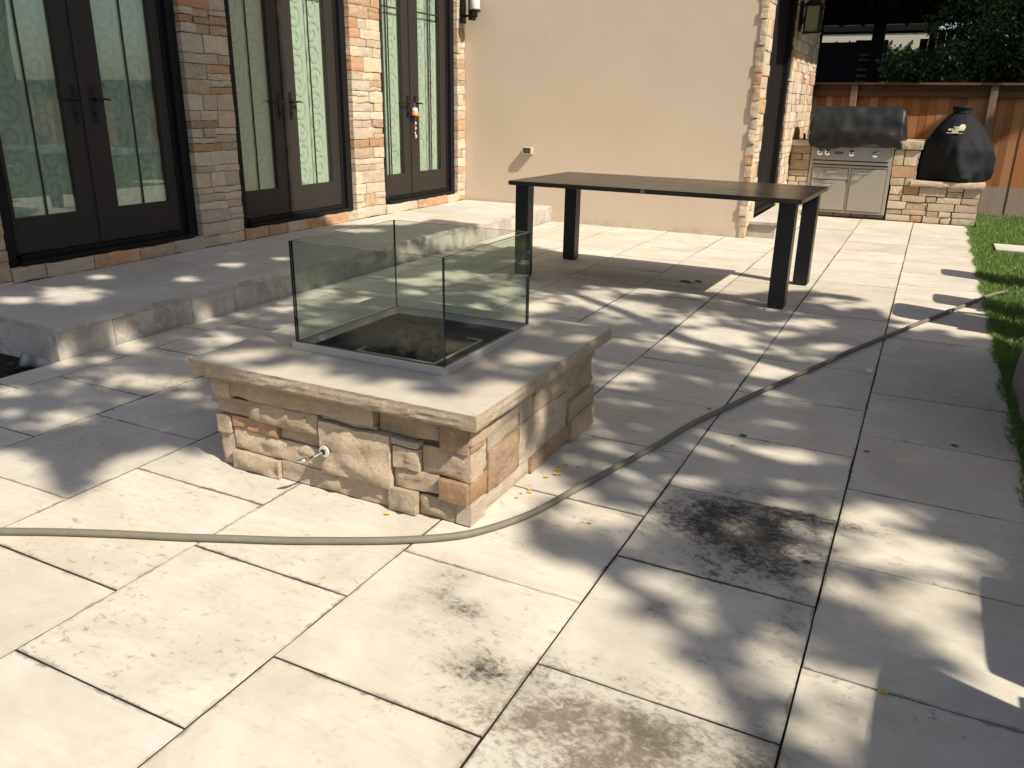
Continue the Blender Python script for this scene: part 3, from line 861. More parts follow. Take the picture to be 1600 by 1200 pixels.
# right lantern
lx, ly, lz = -1.565, 11.20, 2.235
rl = empty('wall_lantern', (lx, ly, lz), label='dark iron lantern with amber glass hanging on the stone side wall above the grill', cat='lantern', group='wall lanterns')
b = MB(); b.box(SXW + .02, SXW + .045, ly - .05, ly + .05, lz + .02, lz + .36, bev=.006)
b.tube([(SXW + .045, ly, lz + .1), (SXW + .09, ly, lz + .27), (SXW + .15, ly, lz + .40), (lx, ly, lz + .42), (lx, ly, lz + .37)], .010, 8)
b.build('bracket', M['dark_handle'], rl)
b = MB(); b.prism([(lx - .12, lz + .30), (lx + .12, lz + .30), (lx + .055, lz + .36), (lx - .055, lz + .36)], 'y', ly - .10, ly + .10); b.build('roof', M['dark_handle'], rl)
b = MB()
for sx_ in (-1, 1):
    for sy_ in (-1, 1): b.box(lx + sx_ * .082 - .009, lx + sx_ * .082 + .009, ly + sy_ * .082 - .009, ly + sy_ * .082 + .009, lz + .012, lz + .299)
b.box(lx - .10, lx + .10, ly - .10, ly + .10, lz - .012, lz + .0115, bev=.004)
b.build('cage', M['dark_handle'], rl)
MB().box(lx - .072, lx + .072, ly - .072, ly + .072, lz + .013, lz + .298).build('glass', M['amber'], rl)

# ------------------------------------------------------------------ fire pit
X0, X1, Y0, Y1, CZ = -2.335, -1.212, 2.132, 3.245, .385
fp = empty('fire_pit', (-1.775, 2.69, 0), label='square stone fire pit with a sandstone cap in the middle of the patio', cat='fire pit')
MB().box(X0 + .021, X1 - .021, Y0 + .021, Y1 - .021, .001, CZ - .001).build('core', M['mortar'], fp)
front = [(-2.335,-2.265,.004,.135,'cream'),(-2.262,-2.031,.004,.078,'cream'),(-2.031,-1.533,.004,.080,'cream'),(-1.531,-1.412,.004,.094,'cream'),(-1.41,-1.212,.004,.084,'tan'),
 (-2.262,-1.829,.080,.165,'cream'),(-1.823,-1.516,.083,.284,'cream'),(-1.512,-1.322,.096,.172,'tan'),(-1.320,-1.212,.086,.165,'orange'),
 (-2.340,-2.268,.137,.215,'cream'),(-2.264,-2.031,.168,.216,'orange'),(-2.028,-1.828,.168,.219,'cream'),(-1.509,-1.400,.175,.257,'cream'),(-1.396,-1.212,.168,.270,'tan'),
 (-2.335,-2.168,.218,.286,'tan'),(-2.163,-1.828,.221,.302,'tan'),(-1.822,-1.576,.287,.303,'grey'),(-1.512,-1.398,.260,.285,'grey'),(-1.571,-1.332,.288,.384,'tan'),(-1.326,-1.212,.274,.384,'brown'),
 (-2.335,-2.242,.289,.384,'tan'),(-2.238,-1.577,.305,.384,'tan')]  # upper courses use darker stone, so the shading under the cap is partly colour
for a in front: put_stone('-y', Y0 + .012, a[0], a[1], a[2], a[3], a[4], fp, hero=True, depth=.04, rough=1.9, gap=.0016)
right = [(2.135,2.24,.004,.084,'white'),(2.24,2.62,.004,.075,'white'),(2.62,2.98,.004,.085,'brown'),(2.98,3.245,.004,.11,'tan'),
 (2.135,2.26,.086,.165,'orange'),(2.135,2.225,.168,.27,'cream'),(2.135,2.235,.274,.30,'orange'),(2.135,2.30,.302,.384,'cream'),
 (2.265,2.50,.078,.235,'brown'),(2.23,2.262,.168,.30,'white'),(2.265,2.50,.238,.30,'white'),(2.303,2.50,.302,.345,'white'),(2.303,2.62,.347,.384,'cream'),(2.503,2.62,.25,.345,'white'),
 (2.503,2.95,.087,.248,'white'),(2.623,2.95,.25,.32,'cream'),(2.623,3.0,.322,.384,'white'),(2.953,3.245,.112,.19,'tan'),(2.953,3.10,.192,.32,'tan'),(3.103,3.245,.192,.32,'tan'),(3.003,3.245,.322,.384,'cream')]
for a in right: put_stone('+x', X1 - .012, a[0], a[1], a[2], a[3], a[4], fp, hero=True, depth=.04, rough=1.5 if a[4] != 'tan' else 2.2, gap=.0014)
clad('-x', X0 + .012, Y0, Y1, .004, .384, fp, MIX_W, 5, hmin=.06, hmax=.12, wmin=.1, wmax=.35, depth=.04)
clad('+y', Y1 - .012, X0, X1, .004, .384, fp, MIX_W, 6, hmin=.06, hmax=.12, wmin=.1, wmax=.35, depth=.04)

# mitred cap of four slabs round a square opening, rock-faced outer edge
CX0, CX1, CY0, CY1 = -2.40, -1.152, 2.074, 3.315
OX0, OX1, OY0, OY1 = -2.12, -1.465, 2.395, 3.065
def cap_slab(corners, sd):
    """corners: outer a, outer b, inner b, inner a"""
    a, b, ib, ia = [Vector((p[0], p[1])) for p in corners]
    n = 44; V = []; F = []
    d = (b - a).normalized(); nrm = Vector((d.y, -d.x))
    L = (b - a).length
    for i in range(n + 1):
        t_ = i / n; p = a.lerp(b, t_)
        endf = min(1, min(t_, 1 - t_) * 14)
        for k in range(6):
            v = k / 5; z = CZ + .001 + v * (.44 - CZ - .001)
            nn = mnoise.noise(Vector((t_ * L * 22, z * 60, sd))) + .6 * mnoise.noise(Vector((t_ * L * 60, z * 110, sd + 3)))
            ofs = nn * .0045 * endf + (.004 if k in (1, 2, 3) else -.001) * endf
            if k == 5: ofs = -.0015 + .0035 * mnoise.noise(Vector((t_ * L * 30, 0, sd + 9))) * endf
            V.append((p.x + nrm.x * ofs, p.y + nrm.y * ofs, z))
    W = 6
    for i in range(n):
        for k in range(5):
            F.append((i * W + k, (i + 1) * W + k, (i + 1) * W + k + 1, i * W + k + 1))
    top = [i * W + 5 for i in range(n + 1)]
    b0 = len(V)
    g_ = .0006
    V += [(ib.x, ib.y, .44), (ia.x, ia.y, .44), (ib.x, ib.y, CZ + .001), (ia.x, ia.y, CZ + .001)]
    nf = len(F)
    F.append(tuple(top) + (b0, b0 + 1))
    bot = [i * W for i in range(n + 1)]
    F.append(tuple(bot[::-1]) + (b0 + 3, b0 + 2))
    F.append((b0 + 1, b0, b0 + 2, b0 + 3))
    F.append((bot[-1],) + (b0 + 2, b0) + tuple(n * W + k for k in range(5, 0, -1)))
    F.append((bot[0],) + tuple(range(1, 6)) + (b0 + 1, b0 + 3))
    me = bpy.data.meshes.new('cap_slab'); me.from_pydata(V, [], F)
    me.materials.append(M['cap']); me.materials.append(M['cap_top'])
    me.polygons[nf].material_index = 1
    me.update()
    c = sum((Vector((v[0], v[1], 0)) for v in V), Vector()) / len(V)
    me.transform(Matrix.Translation(-c))
    return place(me, 'cap_slab', fp, c)
M['cap_top'] = mat_paver('sandstone_cap_top', (.49, .445, .385, 1), (.43, .385, .325, 1), .35)
e = .0009
cap_slab([(CX0, CY0), (CX1 , CY0), (OX1, OY0), (OX0, OY0)], 1)
cap_slab([(CX1 , CY0 + 2*e), (CX1, CY1), (OX1, OY1), (OX1, OY0 + 2*e)], 2)
cap_slab([(CX1 - 2*e, CY1), (CX0, CY1), (OX0, OY1), (OX1 - 2*e, OY1)], 3)
cap_slab([(CX0, CY1 - 2*e), (CX0, CY0 + 2*e), (OX0, OY0 + 2*e), (OX0, OY1 - 2*e)], 4)

# steel tray with sunk burner
TX0, TX1, TY0, TY1 = -2.147, -1.442, 2.368, 3.093
tr = empty('burner_tray', (-1.79, 2.73, .40), label='square steel burner tray of black lava rock set into the fire pit cap', cat='burner tray')
b = MB()
for (x0, x1, y0, y1) in ((TX0, TX1, TY0, TY0 + .014), (TX0, TX1, TY1 - .014, TY1), (TX0, TX0 + .014, TY0 + .0142, TY1 - .0142), (TX1 - .014, TX1, TY0 + .0142, TY1 - .0142)):
    b.box(x0, x1, y0, y1, .4405, .470, bev=.0015)
b.build('rim', M['steel_tray'], tr)
b = MB()
ix0, ix1, iy0, iy1 = OX0 + .006, OX1 - .006, OY0 + .006, OY1 - .006
bx0, bx1, by0, by1 = -1.955, -1.60, 2.545, 2.915
b.box(ix0, ix1, iy0, by0, .405, .412); b.box(ix0, ix1, by1, iy1, .405, .412); b.box(ix0, bx0, by0 + .0003, by1 - .0003, .405, .412); b.box(bx1, ix1, by0 + .0003, by1 - .0003, .405, .412)
for (x0, x1, y0, y1) in ((ix0, ix1, iy0 - .004, iy0), (ix0, ix1, iy1, iy1 + .004), (ix0 - .004, ix0, iy0, iy1), (ix1, ix1 + .004, iy0, iy1)):
    b.box(x0, x1, y0, y1, .4055, .4402)
b.build('tray_floor', M['burnt'], tr)
b = MB(); q = .010
b.box(bx0 - q, bx1 + q, by0 - q, by0, .4125, .4195, bev=.002); b.box(bx0 - q, bx1 + q, by1, by1 + q, .4125, .4195, bev=.002)
b.box(bx0 - q, bx0, by0 + .0003, by1 - .0003, .4125, .4195, bev=.002); b.box(bx1, bx1 + q, by0 + .0003, by1 - .0003, .4125, .4195, bev=.002)
b.build('burner_rim', M['gold_rim'], tr)
MB().box(bx0 + .001, bx1 - .001, by0 + .001, by1 - .001, .36, .385).build('burner_pan', M['burnt'], tr)
rr = random.Random(3)
rock_me = []
for k in range(7):
    import bmesh
    bm = bmesh.new(); bmesh.ops.create_icosphere(bm, subdivisions=2, radius=1)
    for v in bm.verts:
        nn = mnoise.noise(v.co * 1.6 + Vector((k * 9, 0, 0))) + .5 * mnoise.noise(v.co * 4 + Vector((0, k * 5, 0)))
        v.co = v.co * (1 + nn * .42)
        v.co.z *= .8
    me = bpy.data.meshes.new('lava_rock'); bm.to_mesh(me); bm.free(); me.materials.append(M['lava'] if k != 2 else M['lava_red']); rock_me.append(me)
for k in range(95):
    x = rr.uniform(bx0 + .03, bx1 - .02); y = rr.uniform(by0 + .02, by1 - .03)
    m_ = 1 - max(abs(x - (-1.77)) / .19, abs(y - 2.74) / .2)
    s = rr.uniform(.017, .030)
    o = place(rock_me[rr.randrange(7)], 'lava_rock', tr, (x, y, .402 + .055 * max(0, m_) + rr.uniform(0, .014) * (1 + m_)))
    o.scale = (s, s * rr.uniform(.8, 1.2), s * rr.uniform(.7, 1.05)); o.rotation_euler = (rr.uniform(0, 3), rr.uniform(0, 3), rr.uniform(0, 3))

# glass wind guard of four panes
gg = empty('glass_wind_guard', (-1.79, 2.73, .4705), label='clear greenish glass box guard standing on the steel rim of the fire pit', cat='glass guard')
GX0, GX1, GY0, GY1, GZ0, GZ1, gt = -2.135, -1.452, 2.378, 3.082, .4712, .866, .010
def pane(x0, x1, y0, y1, thin):
    b = MB(); b.box(x0, x1, y0, y1, GZ0, GZ1)
    # faces order: bottom, top, -y, +x, +y, -x
    b.m = [1, 1, 0, 1, 0, 1] if thin == 'y' else [1, 1, 1, 0, 1, 0]
    b.build('glass_pane', [M['guard_glass'], M['glass_edge']], gg, fix=False)
pane(GX0, GX1, GY0, GY0 + gt, 'y'); pane(GX0, GX1, GY1 - gt, GY1, 'y')
pane(GX0, GX0 + gt, GY0 + gt + .0008, GY1 - gt - .0008, 'x'); pane(GX1 - gt, GX1, GY0 + gt + .0008, GY1 - gt - .0008, 'x')

# gas valve with its key
gk = empty('gas_valve', (-1.79, 2.10, .175), label='round white valve plate with a metal key in the front of the fire pit', cat='gas valve')
b = MB(); b.lathe([(.004, -.002), (.021, -.001), (.021, .004), (.016, .006)], (-1.789, 2.096, .178), 24, axis='y'); b.build('plate', M['plastic_white'], gk, smooth=False)
b = MB(); b.box(-1.797, -1.781, 2.086, 2.0945, .170, .187, bev=.001); b.build('socket', M['dark_metal'], gk)
b = MB(); b.tube([(-1.789, 2.094, .178), (-1.806, 2.058, .170), (-1.812, 2.042, .167)], [.0045, .004, .006], 8)
b.build('key_shaft', M['chrome'], gk)
b = MB(); b.tube([(-1.812, 2.042, .167), (-1.824, 2.022, .165), (-1.838, 2.005, .165)], [.006, .009, .003], 8); b.build('key_bow', M['chrome'], gk, smooth=True)

# ------------------------------------------------------------------ table (built square, then turned 2.2 degrees)
tb = empty('dining_table', (-1.87, 6.52, 0), -rad(2.1), label='long dark slatted outdoor table with four square legs standing empty on the patio', cat='table')
def tpart(mb, name, mat, **k):
    me = mb.mesh(name, mat)
    import bmesh
    bm = bmesh.new(); bm.from_mesh(me); bmesh.ops.recalc_face_normals(bm, faces=bm.faces); bm.to_mesh(me); bm.free()
    o = bpy.data.objects.new(name, me); link(o); o.parent = tb; tag(o, **k); return o
HL, HD, TZ = 1.142, .572, .785
ns = 9; sw_ = (2 * HD - .10) / ns
for k in range(ns):
    y = -HD + .05 + k * sw_
    tpart(MB().box(-HL + .062, HL - .062, y + .0025, y + sw_ - .0025, TZ - .024, TZ - random.random() * .0008, bev=.003), 'slat', M['table'])
tpart(MB().box(-HL, HL, -HD, -HD + .049, TZ - .034, TZ, bev=.003), 'edge_rail', M['table'])
tpart(MB().box(-HL, HL, HD - .049, HD, TZ - .034, TZ, bev=.003), 'edge_rail', M['table'])
tpart(MB().box(-HL, -HL + .060, -HD + .0495, HD - .0495, TZ - .034, TZ, bev=.003), 'edge_rail', M['table'])
tpart(MB().box(HL - .060, HL, -HD + .0495, HD - .0495, TZ - .034, TZ, bev=.003), 'edge_rail', M['table'])
b = MB(); b.box(-HL + .1, HL - .1, -.02, .02, TZ - .06, TZ - .0345); b.box(-.02, .02, -HD + .20, -.0205, TZ - .05, TZ - .0345); b.box(-.02, .02, .0205, HD - .20, TZ - .05, TZ - .0345)
tpart(b, 'under_brace', M['table_leg'])
for sx_ in (-1, 1):
    for sy_ in (-1, 1):
        cx, cy = sx_ * (HL - .10), sy_ * (HD - .10)
        o = tpart(MB().box(cx - .058, cx + .058, cy - .052, cy + .052, .012, TZ - .0345, bev=.004), 'leg', M['table_leg'])
        f = MB().box(cx - .05, cx + .05, cy - .044, cy + .044, .0005, .0118).mesh('foot', M['dark_metal'])
        fo = bpy.data.objects.new('foot', f); link(fo); fo.parent = o
tpart(MB().lathe([(.018, -.002), (.018, .0), (.014, .001)], (0.0, -HD - .0012, TZ - .018), 16, axis='y'), 'maker_tag', M['pvc'])

# ------------------------------------------------------------------ garden hose
hp = [(-3.6,.75),(-3.0,1.118),(-2.55,1.366),(-2.265,1.505),(-1.97,1.634),(-1.682,1.766),(-1.407,1.913),(-1.233,2.03),(-1.145,2.135),(-1.061,2.309),(-.995,2.56),(-.932,2.805),(-.859,3.075),(-.784,3.411),(-.666,3.799),(-.456,4.424),(-.194,5.207),(.146,6.116),(.525,7.126),(.60,7.32),(.66,7.42)]
def catmull(P, per=8):
    out = []
    for i in range(len(P) - 1):
        p0, p1, p2, p3 = P[max(i - 1, 0)], P[i], P[i + 1], P[min(i + 2, len(P) - 1)]
        for k in range(per):
            t_ = k / per
            out.append(tuple(.5 * ((2 * b_) + (-a_ + c_) * t_ + (2 * a_ - 5 * b_ + 4 * c_ - d_) * t_ ** 2 + (-a_ + 3 * b_ - 3 * c_ + d_) * t_ ** 3) for a_, b_, c_, d_ in zip(p0, p1, p2, p3)))
    out.append(P[-1]); return out
hpts = [(x + .006 * mnoise.noise(Vector((y * 3.1, 0, 0))), y + .006 * mnoise.noise(Vector((x * 3.7, 4, 0))), .0135 if x < .56 else .012) for x, y in catmull(hp, 8)]
hz = empty('garden_hose', (-1.1, 2.6, 0), label='grey brown garden hose curving round the fire pit and across the patio to the lawn', cat='hose')
MB().tube(hpts, .0125, 12).build('hose_pipe', M['hose'], hz, smooth=True)
b = MB(); b.tube([(.262, 6.425, .0145), (.283, 6.481, .0145)], .0165, 12); b.build('coupling', M['hose_metal'], hz, smooth=False)
b = MB(); b.tube([hpts[-2], hpts[-1], (hpts[-1][0] + .035, hpts[-1][1] + .06, .012)], [.015, .0165, .0165], 12); b.build('end_fitting', M['hose_metal'], hz)

# ------------------------------------------------------------------ grill island
KY = 11.80
ki = empty('stone_island', (-.5, 12.2, 0), label='stone clad outdoor kitchen island with pale slab counters against the fence', cat='outdoor kitchen')
MB().box(-1.72, -1.47, KY + .02, 12.62, .001, .895).build('core', M['mortar'], ki)
MB().box(-.44, -.172, KY + .02, 12.62, .001, .895).build('core', M['mortar'], ki)
MB().box(-.1715, .575, KY + .02, 12.62, .001, .448).build('core', M['mortar'], ki)
MB().box(-1.468, -.4405, KY + .10, 12.62, .001, .055).build('core', M['mortar'], ki)
kw = dict(depth=.03, gap=.0035, rough=.7)
clad('-y', KY, -1.72, -1.465, .002, .897, ki, [('brown', 3), ('tan', 4), ('cream', 2)], 81, hmin=.06, hmax=.13, wmin=.09, wmax=.25, **kw)
clad('-y', KY, -.455, -.17, .45, .897, ki, MIX_W, 82, hmin=.09, hmax=.15, wmin=.10, wmax=.26, **kw)
clad('-y', KY, -.44, .60, .002, .448, ki, MIX_W, 83, hmin=.06, hmax=.11, wmin=.12, wmax=.33, **kw)
clad('-y', KY + .06, -1.465, -.445, .002, .055, ki, [('tan', 2), ('grey', 2)], 84, hmin=.05, hmax=.06, wmin=.2, wmax=.4, **kw)
clad('+x', .578, KY + .03, 12.62, .002, .448, ki, MIX_W, 85, hmin=.06, hmax=.12, wmin=.12, wmax=.33, **kw)
clad('+x', -.168, KY + .03, 12.62, .525, .897, ki, MIX_W, 86, hmin=.06, hmax=.12, wmin=.12, wmax=.33, **kw)
def counter(x0, x1, y0, y1, z0, z1, sd):
    n = 24; V = []; F = []
    for i in range(n + 1):
        x = x0 + (x1 - x0) * i / n
        for k in range(4):
            z = z0 + (z1 - z0) * k / 3
            y = y0 - .005 * mnoise.noise(Vector((x * 22, z * 50, sd))) - (.006 if k in (1, 2) else 0)
            V.append((x, y, z))
    for i in range(n):
        for k in range(3): F.append((i * 4 + k, i * 4 + 4 + k, i * 4 + 5 + k, i * 4 + 1 + k))
    b0 = len(V); V += [(x0, y1, z0), (x1, y1, z0), (x1, y1, z1), (x0, y1, z1)]
    F.append(tuple(i * 4 + 3 for i in range(n + 1)) + (b0 + 2, b0 + 3)); F.append(tuple(i * 4 for i in range(n, -1, -1)) + (b0, b0 + 1))
    F.append((n * 4, b0 + 1, b0 + 2, n * 4 + 3, n * 4 + 2, n * 4 + 1)); F.append((0, 1, 2, 3, b0 + 3, b0)); F.append((b0, b0 + 3, b0 + 2, b0 + 1))
    me = bpy.data.meshes.new('counter'); me.from_pydata(V, [], F); me.materials.append(ST['cream']); me.update()
    place(me, 'counter', ki)
counter(-1.73, -1.466, KY - .035, 12.66, .90, .972, 1)
counter(-.452, -.135, KY - .035, 12.66, .90, .972 + .025, 2)
counter(-.205, .632, KY - .04, 12.66, .452, .522, 3)

gr = empty('built_in_grill', (-.955, 12.1, .06), label='stainless steel built in gas grill with knobs, two drawers and a door below', cat='grill')
b = MB()
b.box(-1.462, -.458, KY + .02, 12.6, .060, .93); b.build('body', M['steel'], gr)
b = MB(); b.box(-1.462, -1.420, KY - .012, KY + .0195, .06, .92, bev=.002); b.box(-.500, -.458, KY - .012, KY + .0195, .06, .92, bev=.002)
b.box(-1.4195, -.5005, KY - .010, KY + .0195, .06, .088, bev=.002); b.box(-1.4195, -.5005, KY - .010, KY + .0195, .640, .668, bev=.002)
b.box(-.965, -.930, KY - .008, KY + .0195, .0885, .6395, bev=.002)
b.build('face_frame', M['steel'], gr)
b = MB(); b.prism([(KY - .05, .735), (KY + .0195, .735), (KY + .0195, .905), (KY - .028, .905)], 'x', -1.43, -.49); b.build('control_panel', M['steel'], gr)
b = MB(); b.box(-1.43, -.49, KY - .03, KY + .019, .685, .722, bev=.004); b.build('drip_tray', M['steel'], gr)
MB().box(-1.44, -.48, KY - .004, KY + .0192, .7225, .7345).build('shadow_strip', M['dark_metal'], gr)  # solid dark strips stand in for shadow above and below the drip tray
MB().box(-1.44, -.48, KY - .004, KY + .0192, .6685, .6845).build('shadow_strip', M['dark_metal'], gr)
def front(x0, x1, z0, z1, name, hx, hz):
    o = MB().box(x0, x1, KY - .022, KY - .0125, z0, z1, bev=.003).build(name, M['steel'], gr)
    MB().tube([(hx - .075, KY - .022, hz + .012), (hx - .072, KY - .055, hz), (hx - .04, KY - .060, hz - .008), (hx + .04, KY - .060, hz - .008), (hx + .072, KY - .055, hz), (hx + .075, KY - .022, hz + .012)], .008, 8).build('handle', M['chrome'], o)
front(-1.413, -.968, .487, .632, 'drawer', -1.19, .595)
front(-1.413, -.968, .094, .477, 'drawer', -1.19, .435)
front(-.926, -.506, .094, .632, 'door', -.80, .592)
b = MB(); b.lathe([(.008, -.001), (.014, -.004), (.010, -.012)], (-.885, KY - .022, .56), 12, axis='y'); b.build('lock', M['chrome'], gr)
for kx, rr_ in ((-1.345, .026), (-1.252, .026), (-.957, .028), (-.672, .030)):
    o = MB().lathe([(rr_ + .010, .0), (rr_ + .010, -.006), (rr_, -.010), (rr_ * .8, -.038), (rr_ * .5, -.042)], (kx, KY - .040, .826), 20, axis='y').build('knob', M['chrome'], gr, smooth=False)
    MB().box(kx - .004, kx + .004, KY - .088, KY - .0825, .808, .850).build('pointer', M['dark_metal'], o)
MB().box(-1.165, -1.062, KY - .0475, KY - .0405, .812, .840, bev=.002).build('name_plate', M['dark_metal'], gr)
b = MB()
for k in range(5): b.box(-1.152 + k * .017, -1.143 + k * .017, KY - .0495, KY - .0478, .819, .833)
b.build('plate_lettering', M['pvc'], gr)
MB().box(-1.40, -.47, KY - .02, 12.5, .9302, .955, bev=.004).build('firebox_top', M['steel'], gr)

# cover over the grill hood
def cover_grill():
    nx, npz = 46, 26
    prof = [(11.71, .935), (11.645, 1.0), (11.645, 1.09), (11.70, 1.24), (11.79, 1.375), (11.85, 1.402), (12.18, 1.408), (12.36, 1.36), (12.46, 1.2), (12.47, .96)]
    pl = [Vector((a, b_)) for a, b_ in prof]; seg = [0]
    for i in range(1, len(pl)): seg.append(seg[-1] + (pl[i] - pl[i - 1]).length)
    def at(s):
        s *= seg[-1]
        for i in range(1, len(pl)):
            if s <= seg[i] + 1e-9: return pl[i - 1].lerp(pl[i], (s - seg[i - 1]) / (seg[i] - seg[i - 1]))
        return pl[-1]
    V = []; F = []
    for i in range(nx + 1):
        u = i / nx
        for k in range(npz + 1):
            s = k / npz; p = at(s)
            inset = .0 + .03 * max(0, (p.y - 1.22) / .18) ** 2
            x = -1.488 + inset + (1.092 - 2 * inset) * u
            hang = max(0, 1 - s * 4.0)
            z = p.y; y = p.x
            z -= hang * (.055 * u + .05 * math.sin(u * 5.5 + .6) + .035 * mnoise.noise(Vector((u * 7, 0, 2))))
            wr = mnoise.noise(Vector((x * 3.2, z * 8, 1))) * .045 + mnoise.noise(Vector((x * 9 + z * 6, z * 14, 4))) * .018
            wr += .014 * max(0, u - .78) / .22 * math.sin(z * 60 + x * 24)
            y -= wr * (1 if s < .5 else -1); x += (.012 * math.sin(z * 30) + .014 * mnoise.noise(Vector((z * 12, y * 6, i)))) * (1 if i in (0, nx) else 0)
            z += .006 * mnoise.noise(Vector((x * 6, y * 6, 7)))
            V.append((x, y, z))
    W = npz + 1
    for i in range(nx):
        for k in range(npz): F.append((i * W + k, (i + 1) * W + k, (i + 1) * W + k + 1, i * W + k + 1))
    # gathered ends
    for side in (0, nx):
        ring = [side * W + k for k in range(W)]
        b0 = len(V); cy = sum(V[q][1] for q in ring) / W; cz = .98 if side else 1.02
        rings = [ring]
        for lev, fct in ((1, .72), (2, .4)):
            nr = []
            for j, q in enumerate(ring):
                x, y, z = V[q]
                ox = (-1 if side == 0 else 1) * (.018 * lev + .014 * math.sin(j * 2.1 + lev))
                nr.append(len(V)); V.append((x + ox, cy + (y - cy) * fct, cz + (z - cz) * fct))
            rings.append(nr)
        for a_, b_ in zip(rings[:-1], rings[1:]):
            for j in range(W - 1): F.append((a_[j], a_[j + 1], b_[j + 1], b_[j]))
        F.append(tuple(rings[-1]))
    me = bpy.data.meshes.new('grill_cover'); me.from_pydata(V, [], F); me.materials.append(M['black_cover'])
    me.polygons.foreach_set('use_smooth', [True] * len(me.polygons)); me.update()
    import bmesh
    bm = bmesh.new(); bm.from_mesh(me); bmesh.ops.recalc_face_normals(bm, faces=bm.faces); bm.to_mesh(me); bm.free()
    c = Vector((-.94, 12.1, .95)); me.transform(Matrix.Translation(-c))
    return place(me, 'grill_cover', None, c, label='shiny black vinyl cover draped over the hood of the steel grill', cat='grill cover')
cover_grill()
b = MB(); b.tube([(-1.60, 12.0, .973), (-1.60, 12.0, 1.02), (-1.605, 12.0, 1.055)], [.020, .016, .012], 10)
o = b.build('small_bottle', M['dark_metal'], None); tag(o, 'small dark bottle on the counter at the left of the grill', 'bottle')

# covered kamado smoker on the low counter
def smoker():
    root = empty('smoker_cover', (.24, 12.2, .523), label='black canvas cover with a cream logo over a round smoker on the low counter', cat='smoker cover')
    prof = [(.395, .525), (.43, .56), (.435, .66), (.43, .78), (.415, .90), (.375, 1.02), (.305, 1.13), (.225, 1.23), (.150, 1.305), (.118, 1.335)]
    n = 96; V = []; F = []
    P = []
    for i in range(len(prof) - 1):
        for k in range(4): P.append((prof[i][0] + (prof[i + 1][0] - prof[i][0]) * k / 4, prof[i][1] + (prof[i + 1][1] - prof[i][1]) * k / 4))
    P.append(prof[-1])
    for r_, z in P:
        f = max(0, min(1, (1.15 - z) / .5))
        for k in range(n):
            th_ = 2 * math.pi * k / n
            dx, dy = math.cos(th_), math.sin(th_)
            bul = 1 + .07 * f * math.exp(-((z - .88) / .2) ** 2) * max(0, dx) * 1.2 - .10 * math.exp(-((z - .95) / .25) ** 2) * max(0, -dx)
            fold = .060 * f * math.sin(th_ * 5 + 3.2 * z + 1.2 * mnoise.noise(Vector((dx * 2, dy * 2, z * 3)))) * (.5 + .9 * mnoise.noise(Vector((dx * 1.7, dy * 1.7, z * 2.1 + 5))))
            fold += .030 * mnoise.noise(Vector((dx * 5, dy * 5, z * 7))) * (.3 + f)
            fold += .022 * math.exp(-((z - .56) / .05) ** 2) * math.sin(th_ * 9)
            rr_ = r_ * bul + fold
            V.append((.24 + dx * rr_, 12.2 + dy * rr_, z + .012 * math.sin(th_ * 3) * f))
    m = len(P)
    for i in range(m - 1):
        for k in range(n):
            a = i * n + k; b_ = i * n + (k + 1) % n; F.append((a, b_, b_ + n, a + n))
    F.append(tuple((m - 1) * n + k for k in range(n)))
    me = bpy.data.meshes.new('cover'); me.from_pydata(V, [], F); me.materials.append(M['black_cloth'])
    me.polygons.foreach_set('use_smooth', [True] * len(me.polygons)); me.update()
    place(me, 'cover', root)
    MB().lathe([(.112, 1.333), (.104, 1.352), (.100, 1.375), (.112, 1.395), (.120, 1.412), (.105, 1.424), (.05, 1.428)], (.235, 12.2, 0), 28).build('collar', M['black_cloth'], root, smooth=True)
    # printed logo: words beside an oval, on the slope that faces the patio
    lg = MB()
    c0 = Vector((.20, 12.2 - .335, 1.135)); nrm = Vector((-.10, -.83, .55)).normalized(); ux = Vector((1, -.12, 0)).normalized(); uz = nrm.cross(ux); uz = -uz if uz.z < 0 else uz
    def on(a, b_): return c0 + ux * a + uz * b_ + nrm * .012
    ov = [on(.062 + .036 * math.cos(t_ * math.pi / 12), .045 + .045 * math.sin(t_ * math.pi / 12)) for t_ in range(24)]
    lg.add(ov, [tuple(range(24))])
    lg.add([on(-.10, -.040), on(.08, -.040), on(.08, -.034), on(-.10, -.034)], [(0, 1, 2, 3)])
    o = lg.build('logo', M['logo'], root, fix=False)
    def words(s, a, b_, size):
        cv = bpy.data.curves.new('words', 'FONT'); cv.body = s; cv.size = size; cv.extrude = 0; cv.offset = .0012
        to = bpy.data.objects.new('words', cv); link(to); bpy.context.view_layer.update()
        me = bpy.data.meshes.new_from_object(to.evaluated_get(bpy.context.evaluated_depsgraph_get())); me.name = 'logo_words'
        bpy.data.objects.remove(to)
        for v in me.vertices: v.co = on(a + v.co.x, b_ + v.co.y)
        me.materials.clear(); me.materials.append(M['logo'])
        place(me, 'logo_words', o)
        p_ = o.children[-1]
    words('THE', -.035, .030, .034); words('BIG GREEN', -.088, -.002, .036); words('EGG', -.040, -.030, .036)
smoker()

